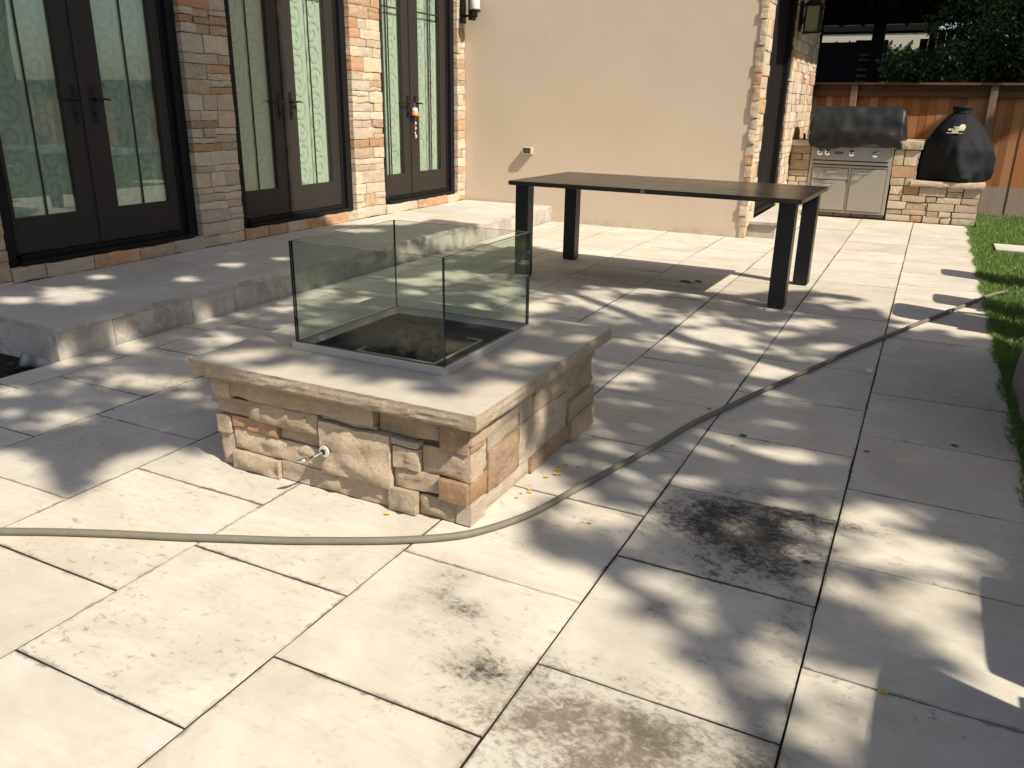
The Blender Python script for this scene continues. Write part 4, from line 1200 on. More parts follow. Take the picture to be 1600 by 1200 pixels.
# ------------------------------------------------------------------ wooden fence
FY = 13.50
fe = empty('wood_fence', (0, FY, 0), label='tall cedar plank fence behind the grill island and lawn', cat='fence')
r = random.Random(17); x = -1.80
while x < 11.0:
    w = r.uniform(.085, .145)
    y = FY + r.uniform(-.006, .006)
    me = MB().box(0, w - r.uniform(.001, .0025), 0, .018, 0, 1.655 + r.uniform(-.006, .006), bev=.002).mesh('plank', M['plank'])
    place(me, 'plank', fe, (x, y, -.03)); x += w
for px_ in (-1.18, .60, 2.4, 4.2, 6.0, 7.8, 9.6):
    MB().box(px_ - .045, px_ + .045, FY - .10, FY - .008, -.03, 1.70, bev=.004).build('post', M['old_wood'], fe)
for a, b_ in ((-1.8, -1.2255), (-1.1345, .5545), (.6455, 2.3545), (2.4455, 4.1545), (4.2455, 5.9545), (6.0455, 7.7545), (7.8455, 9.5545), (9.6455, 11.0)):
    MB().box(a, b_, FY - .05, FY - .009, 1.545, 1.63, bev=.004).build('rail', M['rail'], fe)
MB().box(-1.82, 11.0, FY - .12, FY + .05, 1.7005, 1.735, bev=.004).build('cap_rail', M['rail'], fe)
MB().box(-1.82, 11.0, FY - .030, FY - .0085, 1.6305, 1.700, bev=.003).build('cap_board', M['rail'], fe)

# stepping stone on the lawn
o = slab(.74, 1.35, 9.86, 10.34, .004, .05, M['paver_plat'], None, 'stepping_stone', seed=777)
tag(o, 'pale stepping stone set in the lawn beside the patio edge', 'stepping stone')

# ------------------------------------------------------------------ neighbour's yard beyond the fence
NY = 15.8
pg = empty('pergola', (-1, NY, 0), label='dark timber pergola standing in shade beyond the wooden fence', cat='pergola')
for x in (-3.6, -1.14, 3.2):
    MB().box(x - .095, x + .095, NY, NY + .2, -.05, 2.72, bev=.005).build('post', M['dark_wood'], pg)
MB().box(-3.8, 3.4, NY - .03, NY + .02 - .021, 2.56, 2.60, bev=.004).build('rail', M['dark_wood'], pg)
MB().box(-3.8, 3.4, NY - .05, NY + .21, 2.7205, 2.93, bev=.005).build('beam', M['dark_wood'], pg)
for k in range(18):
    x = -3.7 + k * .40
    MB().box(x, x + .06, NY - .5, NY + 3.2, 2.9305, 3.07, bev=.004).build('rafter', M['dark_wood'], pg)
MB().box(-3.9, 3.5, NY - .6, NY + 3.3, 3.072, 3.11).build('roof_board', M['dark_wood'], pg)
MB().box(-3.49, -1.40, NY + .03, NY + .06, .0, 2.44, bev=.004).build('hanging_screen', M['screen'], pg)
MB().box(-2.06, -2.02, NY - .02, NY + .029, 2.44, 2.72, bev=.003).build('bracket', M['dark_wood'], pg)
lv = empty('louvre_panel', (-1.5, NY + .5, 0), label='panel of pale horizontal louvre slats beside the black screen beyond the fence', cat='louvre panel')
for k, z in enumerate((1.80, 1.90, 2.00, 2.16, 2.24)):
    MB().box(-1.50, -1.02, NY + .46, NY + .49, z, z + .040, bev=.003).build('slat', M['louvre'], lv)
MB().box(-1.52, -1.00, NY + .495, NY + .52, .0, 2.50).build('board', M['far_brown'], lv)
fw = empty('far_house', (-2, 23, 0), label='sunlit cream wall of the neighbouring house glimpsed through the pergola', cat='house')
MB().box(-9, -.42, 23.0, 23.3, -.08, 3.12).build('wall', M['far_stucco'], fw)
MB().box(-9, -.42, 22.98, 23.6, 3.1205, 3.30, bev=.01).build('gutter', M['dark_wood'], fw)
MB().box(-9, -.42, 22.99, 27, 3.301, 6.0).build('upper_storey', M['far_brown'], fw)
for k, x in enumerate((-2.6, -2.3, -1.35, -.9, -.2)):
    MB().box(x, x + .03, 22.93, 22.999, 2.86, 2.95).build('wall_fitting', M['dark_metal'], fw)
nb = empty('shed_panel', (.3, 16.6, 0), label='brown vertical board panel with thin light rods among the dark leaves beyond the fence', cat='panel')
for k in range(5): MB().box(-.52 + k * .13, -.395 + k * .13, 16.5, 16.53, 0, 2.62 - (.1 if k == 0 else 0), bev=.003).build('board', M['far_brown'], nb)
for k in range(3): MB().tube([(-.20 + k * .10, 16.40, 1.9), (-.15 + k * .10, 16.40, 2.55)], .008, 6).build('rod', M['louvre'], nb)

# ------------------------------------------------------------------ planting bed at the left
pb = MB(); pb.box(-9, -4.1003, -3, 2.686, -.075, -.035); pb.build('planting_bed', M['soil'], kind='structure')
pp = empty('drain_pipe', (-4.185, 2.635, -.035), label='grey plastic drain pipe elbow lying by the end of the stone step', cat='pipe')
b = MB(); R_, r_ = .040, .035
base = Vector((-4.185, 2.635, -.012)); dirv = Vector((-.42, -.80, .36)).normalized()
b.tube([base + dirv * .0, base + dirv * .06, base + dirv * .0601, base + dirv * .10, base + dirv * .10, base + dirv * .02], [r_, r_, R_, R_, r_ * .85, r_ * .85], 24, cap=False)
b.tube([base + dirv * .03, base, base + Vector((.004, .008, -.02)), base + Vector((.004, .010, -.06))], [r_, r_ * 1.02, r_ * 1.02, r_], 20)
b.build('pipe_body', M['pvc'], pp, smooth=True)
b = MB(); b.lathe([(.028, 0), (.028, .05), (.022, .052), (.022, .075), (.010, .08)], (-4.235, 2.50, -.060), 14); b.build('sprinkler_head', M['dark_metal'], None)
o = bpy.data.objects['sprinkler_head']; tag(o, 'small black sprinkler fitting beside the grey drain pipe', 'sprinkler')

def leaf_fan(root, cx, cy, z, n, L, r, mat, wid=.035):
    for k in range(n):
        a = r.uniform(0, 6.28); l = L * r.uniform(.7, 1.1); el = r.uniform(.25, .9)
        V = []; F = []
        for i in range(7):
            t_ = i / 6; rr_ = l * t_; h = math.sin(el) * l * t_ - .9 * l * t_ * t_ * .6
            w = wid * math.sin(math.pi * min(1, t_ * .93 + .07)) + .001
            d = Vector((math.cos(a), math.sin(a), 0)); s = Vector((-d.y, d.x, 0))
            p = Vector((cx, cy, z)) + d * rr_ * math.cos(el) + Vector((0, 0, h))
            V += [p - s * w, p + Vector((0, 0, -.006)), p + s * w]
        for i in range(6):
            F += [(3 * i, 3 * i + 3, 3 * i + 4, 3 * i + 1), (3 * i + 1, 3 * i + 4, 3 * i + 5, 3 * i + 2)]
        me = bpy.data.meshes.new('leaf'); me.from_pydata(V, [], F); me.materials.append(mat); me.update()
        place(me, 'leaf', root)
pr = empty('leafy_plant', (-4.30, 2.40, -.03), label='bright green broad leaved plant at the left edge beside the drain pipe', cat='plant')
leaf_fan(pr, -4.30, 2.38, -.03, 18, .12, random.Random(4), mat_leaf('hosta_leaf', (.05, .14, .02, 1), (.10, .22, .04, 1), .25), .024)
pr = empty('leafy_plant', (-4.9, 1.6, -.03), label='second broad leaved plant nearer the camera in the left planting bed', cat='plant')
leaf_fan(pr, -4.95, 1.55, -.03, 14, .22, random.Random(9), bpy.data.materials['hosta_leaf'], .04)

# ------------------------------------------------------------------ furniture on the lawn (mostly beyond the right edge; its shade falls on the patio)
def patio_chair(x, y, w, h, rz, lab, top=.10):
    """resin chair whose tall rounded back stands towards the patio"""
    root = empty('patio_chair', (x, y, -.03), rz, label=lab, cat='chair', group='patio chairs on the lawn')
    def cp(mb, name, par=root):
        me = mb.mesh(name, M['grey_resin']); import bmesh
        bm = bmesh.new(); bm.from_mesh(me); bmesh.ops.recalc_face_normals(bm, faces=bm.faces); bm.to_mesh(me); bm.free()
        o = bpy.data.objects.new(name, me); link(o); o.parent = par; return o
    hw = w / 2; pts = [(-hw, .32), (hw, .32)]
    for k in range(17):
        t_ = k / 16 * math.pi
        c_, s_ = math.cos(t_), math.sin(t_); pts.append((hw * math.copysign(abs(c_) ** .45, c_), h - top + top * max(0, s_) ** .6))
    mb = MB(); mb.prism([(p[0], p[1]) for p in pts], 'x', -.012, .012); cp(mb, 'backrest')
    cp(MB().box(.0125, .47, -hw, hw, .38, .41, bev=.008), 'seat')
    for sx_ in (.03, .43):
        for sy_ in (-1, 1):
            cp(MB().box(sx_ - .018, sx_ + .018, sy_ * (hw + .03) - .016, sy_ * (hw + .03) + .016, 0, .64, bev=.004), 'leg')
    for sy_ in (-1, 1): cp(MB().box(-.02, .47, sy_ * (hw + .03) - .028, sy_ * (hw + .03) + .028, .6405, .665, bev=.006), 'armrest')
    return root
M['grey_resin'] = simple('grey_resin', (.10, .10, .105), .5, 0, .4, .1, 20, .05)
def chair_at(gx_top, gy, w, h, lab, top=.10):
    patio_chair(gx_top + SX * (h - .03), gy - SY * (h - .03), w, h, 0, lab, top)
chair_at(.235, 8.22, .34, .98, 'farthest grey resin chair on the lawn beyond the right edge of the patio')
chair_at(.18, 6.98, .37, .98, 'middle grey resin chair on the lawn beyond the right edge of the patio')
chair_at(-.08, 6.42, .47, 1.12, 'tall grey resin chair on the lawn next to the covered seat')
chair_at(.09, 1.64, .92, 1.02, 'nearest grey resin chair outside the lower right corner')
chair_at(.345, 2.38, .52, .86, 'second nearest grey resin chair outside the lower right corner', .02)
chair_at(.30, 3.10, .42, .95, 'third nearest grey resin chair outside the right edge')
def covered_seat():
    V = []; F = []
    nz, n = 12, 48
    for i in range(nz + 1):
        v = i / nz; z = -.03 + .93 * v
        for k in range(n):
            th_ = 2 * math.pi * k / n
            c_, s_ = math.cos(th_), math.sin(th_)
            sq = (abs(c_) ** 3.2 + abs(s_) ** 3.2) ** (-1 / 3.2)
            ax, ay = .42, .95
            f = 1 - .10 * v - .25 * max(0, v - .8) / .2
            x = .985 + ax * sq * c_ * f; y = 4.45 + ay * sq * s_ * f
            if c_ < 0:
                x -= .105 * math.exp(-((z - .27) / .16) ** 2) * math.exp(-((y - 3.70) / .22) ** 2)
            wv = .018 * mnoise.noise(Vector((c_ * 3, s_ * 3, z * 5))) + .01 * math.sin(th_ * 14 + z * 6) * (1 - v)
            V.append((x + c_ * wv, y + s_ * wv, z))
    for i in range(nz):
        for k in range(n):
            a = i * n + k; b_ = i * n + (k + 1) % n; F.append((a, b_, b_ + n, a + n))
    F.append(tuple(nz * n + k for k in range(n)))
    me = bpy.data.meshes.new('covered_seat'); me.from_pydata(V, [], F); me.materials.append(M['grey_cover']); me.polygons.foreach_set('use_smooth', [True] * len(me.polygons)); me.update()
    c = Vector((.985, 4.45, -.03)); me.transform(Matrix.Translation(-c))
    place(me, 'covered_seat', None, c, label='outdoor seat under a grey fabric cover at the right edge on the grass', cat='covered seat')
covered_seat()

# ------------------------------------------------------------------ small litter on the patio
r = random.Random(8)
def litter(x, y, s, mat, name, lab, grp, cat, z=.004):
    n = 8; V = []; F = []
    a0 = r.uniform(0, 6.28)
    for i in range(n):
        t_ = i / n * 2 * math.pi; rr_ = s * (1 + .35 * math.cos(t_)) * r.uniform(.75, 1.1)
        V.append((rr_ * math.cos(t_ + a0), .62 * rr_ * math.sin(t_ + a0), z + .25 * s * abs(math.sin(t_)) * r.uniform(.4, 1)))
    V.append((0, 0, z))
    for i in range(n): F.append((i, (i + 1) % n, n))
    me = bpy.data.meshes.new(name); me.from_pydata(V, [], F); me.materials.append(mat); me.update()
    place(me, name, None, (x, y, 0), label=lab, cat=cat, group=grp)
YL = [(-1.51, 2.08), (-1.08, 2.77), (-1.10, 2.67), (-1.17, 2.45), (-1.13, 2.73), (-1.14, 2.70), (-1.155, 2.47), (-1.165, 2.41), (-1.13, 2.66), (-1.14, 2.62), (-.87, 2.36), (-.56, 3.29), (.09, 1.9), (-1.12, 2.76), (-1.16, 2.49)]
LONE = {0: 'single orange leaf on the paving below the front of the fire pit', 10: 'lone yellow leaf beside the hose to the right of the fire pit',
        11: 'yellow leaf on a shaded slab between the hose and the table', 12: 'yellow leaf lying on a joint at the lower right of the patio'}
for i_, (x, y) in enumerate(YL):
    litter(x + r.uniform(-.01, .01), y, r.uniform(.007, .013), M['yellow_leaf'], 'fallen_leaf', LONE.get(i_, 'tiny yellow fallen leaf gathered along the right hand foot of the fire pit'), 'tiny yellow fallen leaves', 'leaf')
for x, y, s, lb in ((-1.66, 6.55, .045, 'larger curled dead leaf on the left of the group under the table'), (-1.58, 6.60, .04, 'curled dead leaf on the right of the group under the table'), (-1.62, 6.52, .03, 'smallest curled dead leaf at the front of the group under the table')):
    litter(x, y, s, M['brown_leaf'], 'dead_leaf', lb, 'dead leaves under the table', 'leaf')
SCR = ['dark leaf scrap on the shaded slab right of the hose', 'tiny dark scrap beside the middle of the hose', 'tiny dark scrap by the long joint right of the hose', 'dark scrap on the shaded paving near the lawn edge', 'dark scrap on the left side of the black stain', 'dark scrap on the right side of the black stain', 'dark scrap on the paving by the near right table leg', 'tiny dark scrap on the paving at the far left of the fire pit']
for (x, y, s), lb in zip(((-.56, 3.42, .02), (-.77, 3.68, .012), (-.05, 3.5, .012), (.28, 3.75, .018), (-.52, 2.6, .012), (-.16, 2.45, .016), (-.9, 5.9, .02), (-3.5, 1.9, .012)), SCR):
    litter(x, y, s, M['brown_leaf'], 'twig_scrap', lb, 'dark scraps on the paving', 'leaf')

# ------------------------------------------------------------------ grass blades
def grass():
    n = 135000
    y = .6 + (13.4 - .6) * rng.random(n) ** .9
    x = .545 + rng.random(n) ** 1.6 * 2.2
    x = np.where(rng.random(n) < .16, .512 + .014 * np.sin(y * 9) + rng.random(n) * .05, x)
    keep = ~((x > .72) & (x < 1.37) & (y > 9.84) & (y < 10.36)) & ~((x < .64) & (y > 11.72))
    x, y = x[keep], y[keep]; n = len(x)
    h = rng.uniform(.022, .055, n) * np.where(x < .56, 1.1, 1); w = rng.uniform(.0018, .0036, n)
    a = rng.uniform(0, 2 * np.pi, n); lean = rng.uniform(.1, .9, n) * h; la = rng.uniform(0, 2 * np.pi, n)
    dx, dy = np.cos(a) * w, np.sin(a) * w
    z0 = np.full(n, -.03)
    P = np.empty((n, 5, 3))
    P[:, 0] = np.stack([x - dx, y - dy, z0], 1); P[:, 1] = np.stack([x + dx, y + dy, z0], 1)
    mx, my = x + np.cos(la) * lean * .35, y + np.sin(la) * lean * .35
    P[:, 2] = np.stack([mx + dx * .8, my + dy * .8, z0 + h * .6], 1); P[:, 3] = np.stack([mx - dx * .8, my - dy * .8, z0 + h * .6], 1)
    P[:, 4] = np.stack([x + np.cos(la) * lean, y + np.sin(la) * lean, z0 + h], 1)
    b = np.arange(n)[:, None] * 5
    T = np.concatenate([b + [0, 1, 2], b + [0, 2, 3], b + [3, 2, 4]], 0)
    big_mesh('grass', P.reshape(-1, 3), T, M['grass'], None, True, kind='stuff')
grass()

# ------------------------------------------------------------------ trees
def leaf_quads(C, size, r=rng, flat=.0):
    n = len(C)
    a = r.normal(size=(n, 3)); a /= np.linalg.norm(a, axis=1)[:, None]
    b = r.normal(size=(n, 3)); b -= (b * a).sum(1)[:, None] * a; b /= np.linalg.norm(b, axis=1)[:, None]
    s = (size * r.uniform(.7, 1.3, n))[:, None]
    P = np.empty((n, 4, 3))
    P[:, 0] = C - a * s; P[:, 1] = C - b * s * .55 + a * s * .1; P[:, 2] = C + a * s; P[:, 3] = C + b * s * .55 + a * s * .1
    Q = np.arange(n * 4).reshape(n, 4)
    return P.reshape(-1, 3), Q

def in_poly(px_, py_, poly):
    ins = np.zeros(len(px_), bool); n = len(poly); j = n - 1
    for i in range(n):
        xi, yi = poly[i]; xj, yj = poly[j]
        c = ((yi > py_) != (yj > py_)) & (px_ < (xj - xi) * (py_ - yi) / (yj - yi + 1e-12) + xi)
        ins ^= c; j = i
    return ins

# where the crown has gaps (gx, gy, two half axes): each cut to let a chosen sun fleck fall
GAPS = [[-0.281,3.202,0.115,0.063,0.027,-0.193],[0.043,1.893,0.086,0.045,0.006,-0.071],[0.005,1.689,0.066,0.035,0.009,-0.086],[-0.075,1.647,0.04,0.021,0.009,-0.063],[-0.625,3.234,0.097,0.053,0.022,-0.095],[-0.643,2.885,0.077,0.042,0.021,-0.079],[-0.37,2.566,0.074,0.04,0.014,-0.072],[-0.202,2.504,0.084,0.045,0.009,-0.059],[-0.537,2.113,0.095,0.051,0.023,-0.074],[-0.17,1.906,0.057,0.03,0.026,-0.148],[-0.275,1.612,0.054,0.028,0.016,-0.064],[-0.06,1.839,0.05,0.026,0.011,-0.087],[0.013,2.913,0.144,0.077,0.008,-0.115],[0.136,2.657,0.205,0.11,0.004,-0.132],[0.204,2.401,0.161,0.086,0.001,-0.146],[0.277,2.203,0.093,0.049,-0.002,-0.109],[-0.086,2.354,0.079,0.042,0.006,-0.052],[-1.173,2.552,0.108,0.058,0.061,-0.13],[-0.903,2.92,0.104,0.056,0.028,-0.083],[-0.875,2.45,0.081,0.043,0.028,-0.072],[-0.397,2.028,0.041,0.022,0.024,-0.093],[0.007,2.333,0.068,0.036,0.005,-0.065],[-0.487,1.83,0.062,0.033,0.026,-0.08],[-1.08,4.912,0.254,0.145,0.072,-0.292],[-1.79,5.425,0.208,0.121,0.076,-0.219],[-2.113,5.535,0.149,0.087,0.069,-0.174],[-1.832,6.08,0.241,0.143,0.043,-0.134],[-1.293,5.336,0.138,0.08,0.036,-0.137],[-0.588,4.417,0.149,0.084,0.028,-0.162],[-0.792,4.714,0.1,0.057,0.032,-0.159],[-1.24,3.708,0.128,0.072,0.039,-0.11],[-1.256,3.954,0.108,0.061,0.028,-0.082],[-0.498,3.213,0.154,0.084,0.012,-0.06],[-0.002,4.798,0.121,0.068,0.003,-0.064],[-0.357,6.352,0.185,0.108,0.011,-0.131],[-0.612,5.651,0.211,0.122,0.015,-0.108],[-0.682,5.277,0.131,0.075,0.015,-0.096],[-0.377,5.118,0.132,0.075,0.008,-0.074],[-0.554,6.427,0.129,0.076,0.013,-0.113],[0.227,6.02,0.308,0.178,0.0,-0.114],[0.413,5.906,0.15,0.086,-0.003,-0.09],[-1.014,2.546,0.084,0.046,0.029,-0.068],[-0.273,2.831,0.062,0.034,0.008,-0.052],[-1.058,2.998,0.062,0.034,0.019,-0.051],[-0.196,4.428,0.078,0.044,0.004,-0.045],[-3.968,4.737,0.115,0.068,0.111,-0.136],[-3.542,5.423,0.158,0.095,0.08,-0.123],[-3.339,5.109,0.108,0.064,0.048,-0.074],[-3.521,4.684,0.099,0.058,0.06,-0.081],[-2.744,4.867,0.14,0.082,0.064,-0.114],[-2.345,5.1,0.118,0.069,0.064,-0.137],[-3.484,5.787,0.184,0.111,0.082,-0.137],[-2.788,5.487,0.111,0.066,0.051,-0.1],[-4.069,2.689,0.096,0.054,0.093,-0.067],[-3.827,2.251,0.083,0.046,0.074,-0.049],[-3.915,2.81,0.06,0.034,0.055,-0.043],[-3.701,2.495,0.055,0.031,0.039,-0.029],[-3.375,2.678,0.195,0.109,0.091,-0.078],[-3.323,2.151,0.102,0.056,0.074,-0.053],[-3.564,2.071,0.056,0.031,0.048,-0.031],[-3.315,2.031,0.072,0.04,0.038,-0.026],[-3.45,1.967,0.036,0.02,0.027,-0.017],[-3.095,2.628,0.067,0.038,0.039,-0.036],[-4.029,3.069,0.101,0.058,0.109,-0.089],[-3.879,4.183,0.075,0.044,0.075,-0.084],[-3.51,3.865,0.063,0.036,0.053,-0.06],[-4.078,3.743,0.093,0.054,0.062,-0.06],[-3.618,3.46,0.066,0.038,0.051,-0.051],[-4.901,3.301,0.195,0.115,0.237,-0.173],[-5.221,3.759,0.089,0.053,0.074,-0.057],[-4.792,4.545,0.097,0.059,0.074,-0.074],[-4.672,4.012,0.089,0.053,0.083,-0.076],[-5.024,3.046,0.097,0.057,0.094,-0.062],[-4.645,4.948,0.068,0.041,0.056,-0.063],[-5.039,6.471,0.186,0.119,0.099,-0.133],[-4.164,3.132,0.015,0.063,0.069,-0.035],[-4.15,2.761,0.018,0.068,0.045,-0.024],[-4.154,3.856,0.015,0.072,0.039,-0.019],[-4.176,7.089,0.094,0.736,0.117,-0.04],[-4.173,6.165,0.043,0.298,0.053,-0.02],[-2.661,2.35,0.116,0.066,0.054,-0.056],[-1.971,2.247,0.132,0.074,0.061,-0.084],[-2.381,2.315,0.101,0.057,0.035,-0.041],[-1.693,2.879,0.12,0.068,0.033,-0.069],[-1.612,2.484,0.081,0.045,0.037,-0.071],[-1.682,2.245,0.091,0.05,0.03,-0.05],[-1.913,2.37,0.058,0.033,0.03,-0.046],[-2.69,2.276,0.083,0.047,0.048,-0.048],[-1.624,3.191,0.07,0.04,0.019,-0.045],[-1.411,2.765,0.019,0.055,0.101,-0.026],[-1.495,2.928,0.011,0.036,0.103,-0.024],[-1.398,2.51,0.026,0.066,0.095,-0.027]]
EDGE = [[-3.24,1.8],[-3.19,1.87],[-3.03,1.84],[-2.77,1.72],[-2.61,1.65],[-2.6,1.72],[-2.73,1.84],[-2.76,1.96],[-2.73,2.08],[-2.59,2.16],[-2.4,2.13],[-2.75,2.26],[-2.3,2.3],[-1.75,2.33],[-1.51,2.54],[-1.3,2.68],[-1.12,2.68],[-1.09,2.48],[-1.07,2.35],[-0.93,2.12],[-0.7,2.11],[-0.61,1.93],[-0.45,1.82],[-0.3,1.78],[-0.19,1.65],[-0.12,1.51],[-0.05,1.3],[0.1,1.3],[0.1,1.8],[0.3,2.15],[0.9,2.2],[0.9,5.7],[0.69,5.76],[0.52,5.81],[0.23,5.93],[-0.1,6.05],[-0.35,6.67],[-0.83,6.73],[-1.19,6.25],[-1.65,6.3],[-2.13,6.77],[-2.88,7.14],[-3.51,7.47],[-3.36,6.98],[-4.16,7.45],[-4.83,7.54],[-4.82,7.03],[-5.19,6.78],[-5.57,6.54],[-5.68,6.19],[-6.32,6.4],[-7.24,6.7],[-8.62,7.15],[-8.7,2.5],[-5.2,1.1]]  # crown outline shaped to the shade wanted on patio, step and doors

def crown_points(n, zlo, zhi):
    """leaf positions in a layered crown, thinned out where sun flecks should fall"""
    g = np.stack([rng.uniform(-8.8, 1.0, n), rng.uniform(.5, 7.6, n)], 1)
    ok = in_poly(g[:, 0] + rng.normal(0, .02, n), g[:, 1] + rng.normal(0, .02, n), EDGE)
    g = g[ok]
    dens = np.ones(len(g))
    for (cx, cy, ax, ay, bx_, by_) in GAPS:
        det = ax * by_ - ay * bx_
        if abs(det) < 1e-9: continue
        dx, dy = g[:, 0] - cx, g[:, 1] - cy
        u = (dx * by_ - dy * bx_) / det; v = (-dx * ay + dy * ax) / det
        wob = .22 * np.sin(dx * 31 + cy * 7) * np.cos(dy * 37 + cx * 5)
        d = np.sqrt(u * u + v * v) + wob
        dens = np.minimum(dens, np.clip((d - .68) / .78, 0, 1))
    thin = np.array([mnoise.noise(Vector((a * 2.3, b_ * 4.1, 3.3))) for a, b_ in g])
    thin = np.where(((g[:, 0] > -.35) & (g[:, 1] > 2.9)) | (g[:, 0] < -4.05), 1.0, np.clip(np.where(g[:, 1] > 3.6, .74, .86) + 1.4 * thin, .30, 1))
    g = g[rng.random(len(g)) < (dens * thin) ** 1.4]
    z = rng.uniform(zlo, zhi, len(g))
    return np.stack([g[:, 0] + SX * z, g[:, 1] - SY * z, z], 1)

C1 = crown_points(225000, 6.0, 7.6)
V, Q = leaf_quads(C1, .050)
bt = empty('shade_tree', (5.6, 2.4, -.03), label='big leafy shade tree on the lawn beyond the right edge, dappling the patio', cat='tree', group='tall garden trees')
big_mesh('crown', V, Q, M['leaf'], bt, kind='stuff')
def limb(mb, p0, p1, r0, r1, bow=.3, seed=0):
    p0, p1 = Vector(p0), Vector(p1); rr_ = random.Random(seed); pts = []; rs = []
    for k in range(9):
        t_ = k / 8
        p = p0.lerp(p1, t_) + Vector((mnoise.noise(Vector((t_ * 3, seed, 0))), mnoise.noise(Vector((t_ * 3, seed, 5))), 0)) * bow * math.sin(t_ * math.pi)
        pts.append(p); rs.append(r0 + (r1 - r0) * t_)
    mb.tube(pts, rs, 10)
b = MB(); limb(b, (5.6, 2.4, -.1), (5.3, 2.3, 4.2), .24, .17, .25, 1); b.build('trunk', M['bark'], bt, smooth=True)
for k, (x, y, z) in enumerate([(1.2, 3.6, 6.7), (-.2, 1.9, 6.9), (2.6, 4.4, 6.9), (4.2, 1.2, 6.8), (6.3, 1.4, 7.1), (3.3, .6, 7.0)]):
    b = MB(); limb(b, (5.3, 2.3, 4.15), (x, y, z), .12, .022, .5, k + 3)
    b.build('limb', M['bark'], bt, smooth=True)

# second tree: its lower boughs hang behind the fence, its upper crown shades the neighbour's yard
st = empty('leafy_tree', (2.2, 15.0, -.05), label='dark leafy tree overhanging the wooden fence at the top right', cat='tree', group='tall garden trees')
b = MB(); limb(b, (2.4, 15.0, -.1), (2.2, 14.9, 3.6), .16, .12, .2, 21); b.build('trunk', M['bark'], st, smooth=True)
def clumps(cen, nper, rad_, r):
    out = []
    for c in cen:
        d = r.normal(size=(nper, 3)) * np.array([rad_, rad_, rad_ * .7]); out.append(np.array(c) + d)
    return np.concatenate(out)
cen = []
for k in range(230):
    x = rng.uniform(-.35, 3.6); y = rng.uniform(14.3, 15.5)
    zmin = 1.78 + .1 * rng.random() + max(0, .25 - x) * .9
    cen.append((x, y, rng.uniform(zmin, 4.6)))
for k in range(26): cen.append((rng.uniform(-.75, -.15), rng.uniform(14.6, 15.3), rng.uniform(1.7, 2.1)))
for k in range(150): cen.append((rng.uniform(.1, 2.6), rng.uniform(14.4, 15.6), rng.uniform(1.65, 3.1)))
P1 = clumps(cen, 130, .13, rng); P1 = P1[(P1[:, 1] > 13.75)]
for k, (x, y, z) in enumerate([(.2, 14.6, 2.4), (1.0, 14.6, 3.0), (3.3, 14.8, 3.5), (-.6, 14.8, 2.0)]):
    b = MB(); limb(b, (2.25, 14.95, 1.3 + .5 * k), (x, y, z), .05, .010, .3, 31 + k); b.build('limb', M['bark'], st, smooth=True)
V, Q = leaf_quads(P1, .034)
big_mesh('crown', V, Q, M['leaf_dark'], st, kind='stuff')

ht = empty('tall_tree', (7.2, 12.4, -.05), label='tall tree beyond the right edge whose shade falls on the fence and pergola', cat='tree', group='tall garden trees')
n = 60000
g = np.stack([rng.uniform(-6.5, 5, n), rng.uniform(13.55, 20.5, n)], 1)
nz_ = np.array([mnoise.noise(Vector((a * 1.7, b_ * 2.6, 0))) for a, b_ in g])
lowband = np.clip((g[:, 1] - 13.78) / .30, 0, 1)
keep = (nz_ > .16 - .52 * lowband)
g = g[keep]; z = rng.uniform(6.2, 8.6, len(g))
C2 = np.stack([g[:, 0] + SX * z, g[:, 1] - SY * z, z], 1)
V, Q = leaf_quads(C2, .075)
big_mesh('crown', V, Q, M['leaf'], ht, kind='stuff')
b = MB(); limb(b, (8.6, 12.6, -.1), (8.2, 12.6, 5.0), .22, .15, .3, 41); b.build('trunk', M['bark'], ht, smooth=True)
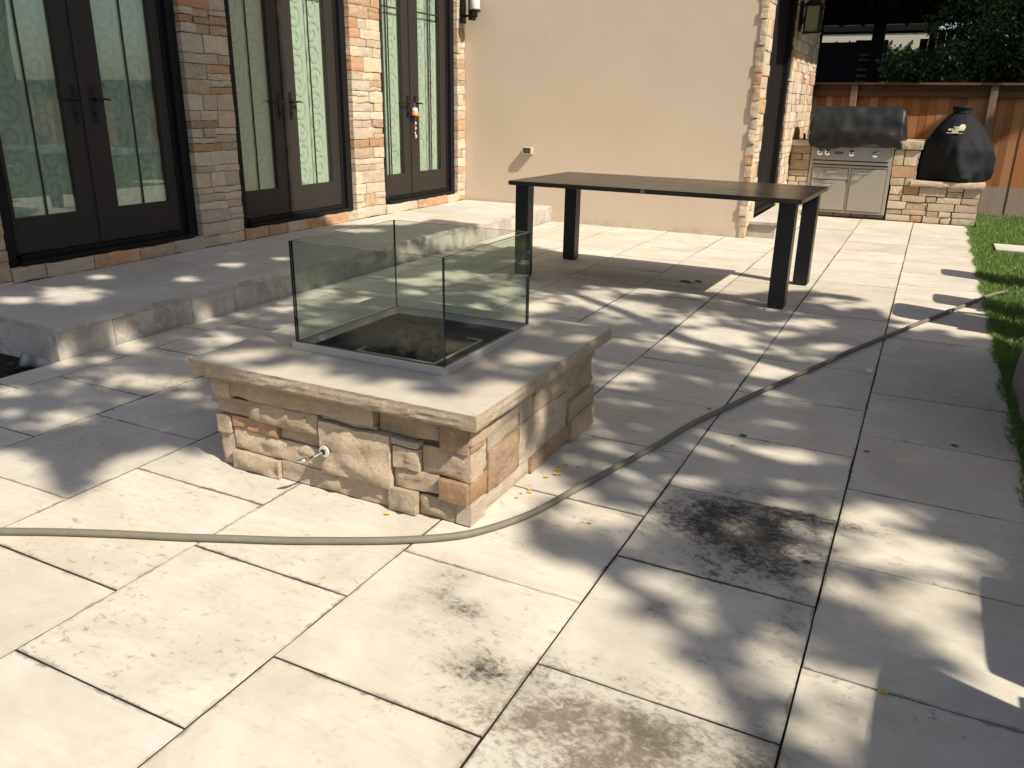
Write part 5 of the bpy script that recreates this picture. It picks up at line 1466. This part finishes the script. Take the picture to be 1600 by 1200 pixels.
for k, (x, y, z) in enumerate([(5.0, 13.0, 6.8), (7.0, 14.6, 7.2), (9.5, 14.0, 7.3), (8.8, 16.2, 7.2), (5.6, 16.0, 7.4)]):
    b = MB(); limb(b, (8.2, 12.6, 4.9), (x, y, z), .10, .02, .4, 51 + k); b.build('limb', M['bark'], ht, smooth=True)

fh = empty('far_hedge', (0, 20.6, -.05), label='dark hedge growing in front of the cream house beyond the pergola', cat='hedge')
HP = np.stack([rng.uniform(-4.5, 5, 22000), rng.uniform(20.2, 21.0, 22000), rng.uniform(0.6, 2.62, 22000)], 1)
V, Q = leaf_quads(HP, .085); big_mesh('foliage', V, Q, M['leaf_dark'], fh, kind='stuff')
MB().box(-4.5, 5, 20.5, 20.7, -.05, 2.48).build('inner_wood', M['bark'], fh)

# garden beyond the right edge (what the glass reflects): hedge and boundary trees
hd = empty('boundary_hedge', (11, 4, -.05), label='clipped green hedge along the far side of the lawn', cat='hedge')
HP = np.stack([rng.uniform(10.4, 11.4, 26000), rng.uniform(-8, 13, 26000), rng.uniform(0, 2.6, 26000)], 1)
V, Q = leaf_quads(HP, .07); big_mesh('foliage', V, Q, M['leaf'], hd, kind='stuff')
MB().box(10.7, 11.1, -8, 13, -.05, 2.3).build('inner_wood', M['bark'], hd)
for k, (x, y, h, rad_) in enumerate([(13.5, -4, 6, 2.0), (14, 2, 7.5, 2.4), (13.5, 8, 6.5, 2.2)]):
    bt_ = empty('boundary_tree', (x, y, -.05), label=['southern round crowned tree behind the hedge', 'middle and tallest tree behind the hedge', 'tree behind the hedge nearest the wooden fence'][k], cat='tree', group='tall garden trees')
    b = MB(); limb(b, (x, y, -.1), (x, y, h * .55), .2, .12, .2, 61 + k); b.build('trunk', M['bark'], bt_, smooth=True)
    cen = [tuple(np.array((x, y, h * .68)) + (lambda d: d / np.linalg.norm(d) * rad_ * rng.uniform(.3, 1))(rng.normal(size=3))) for _ in range(60)]
    V, Q = leaf_quads(clumps(cen, 170, .38, rng), .09); big_mesh('crown', V, Q, M['leaf'], bt_, kind='stuff')
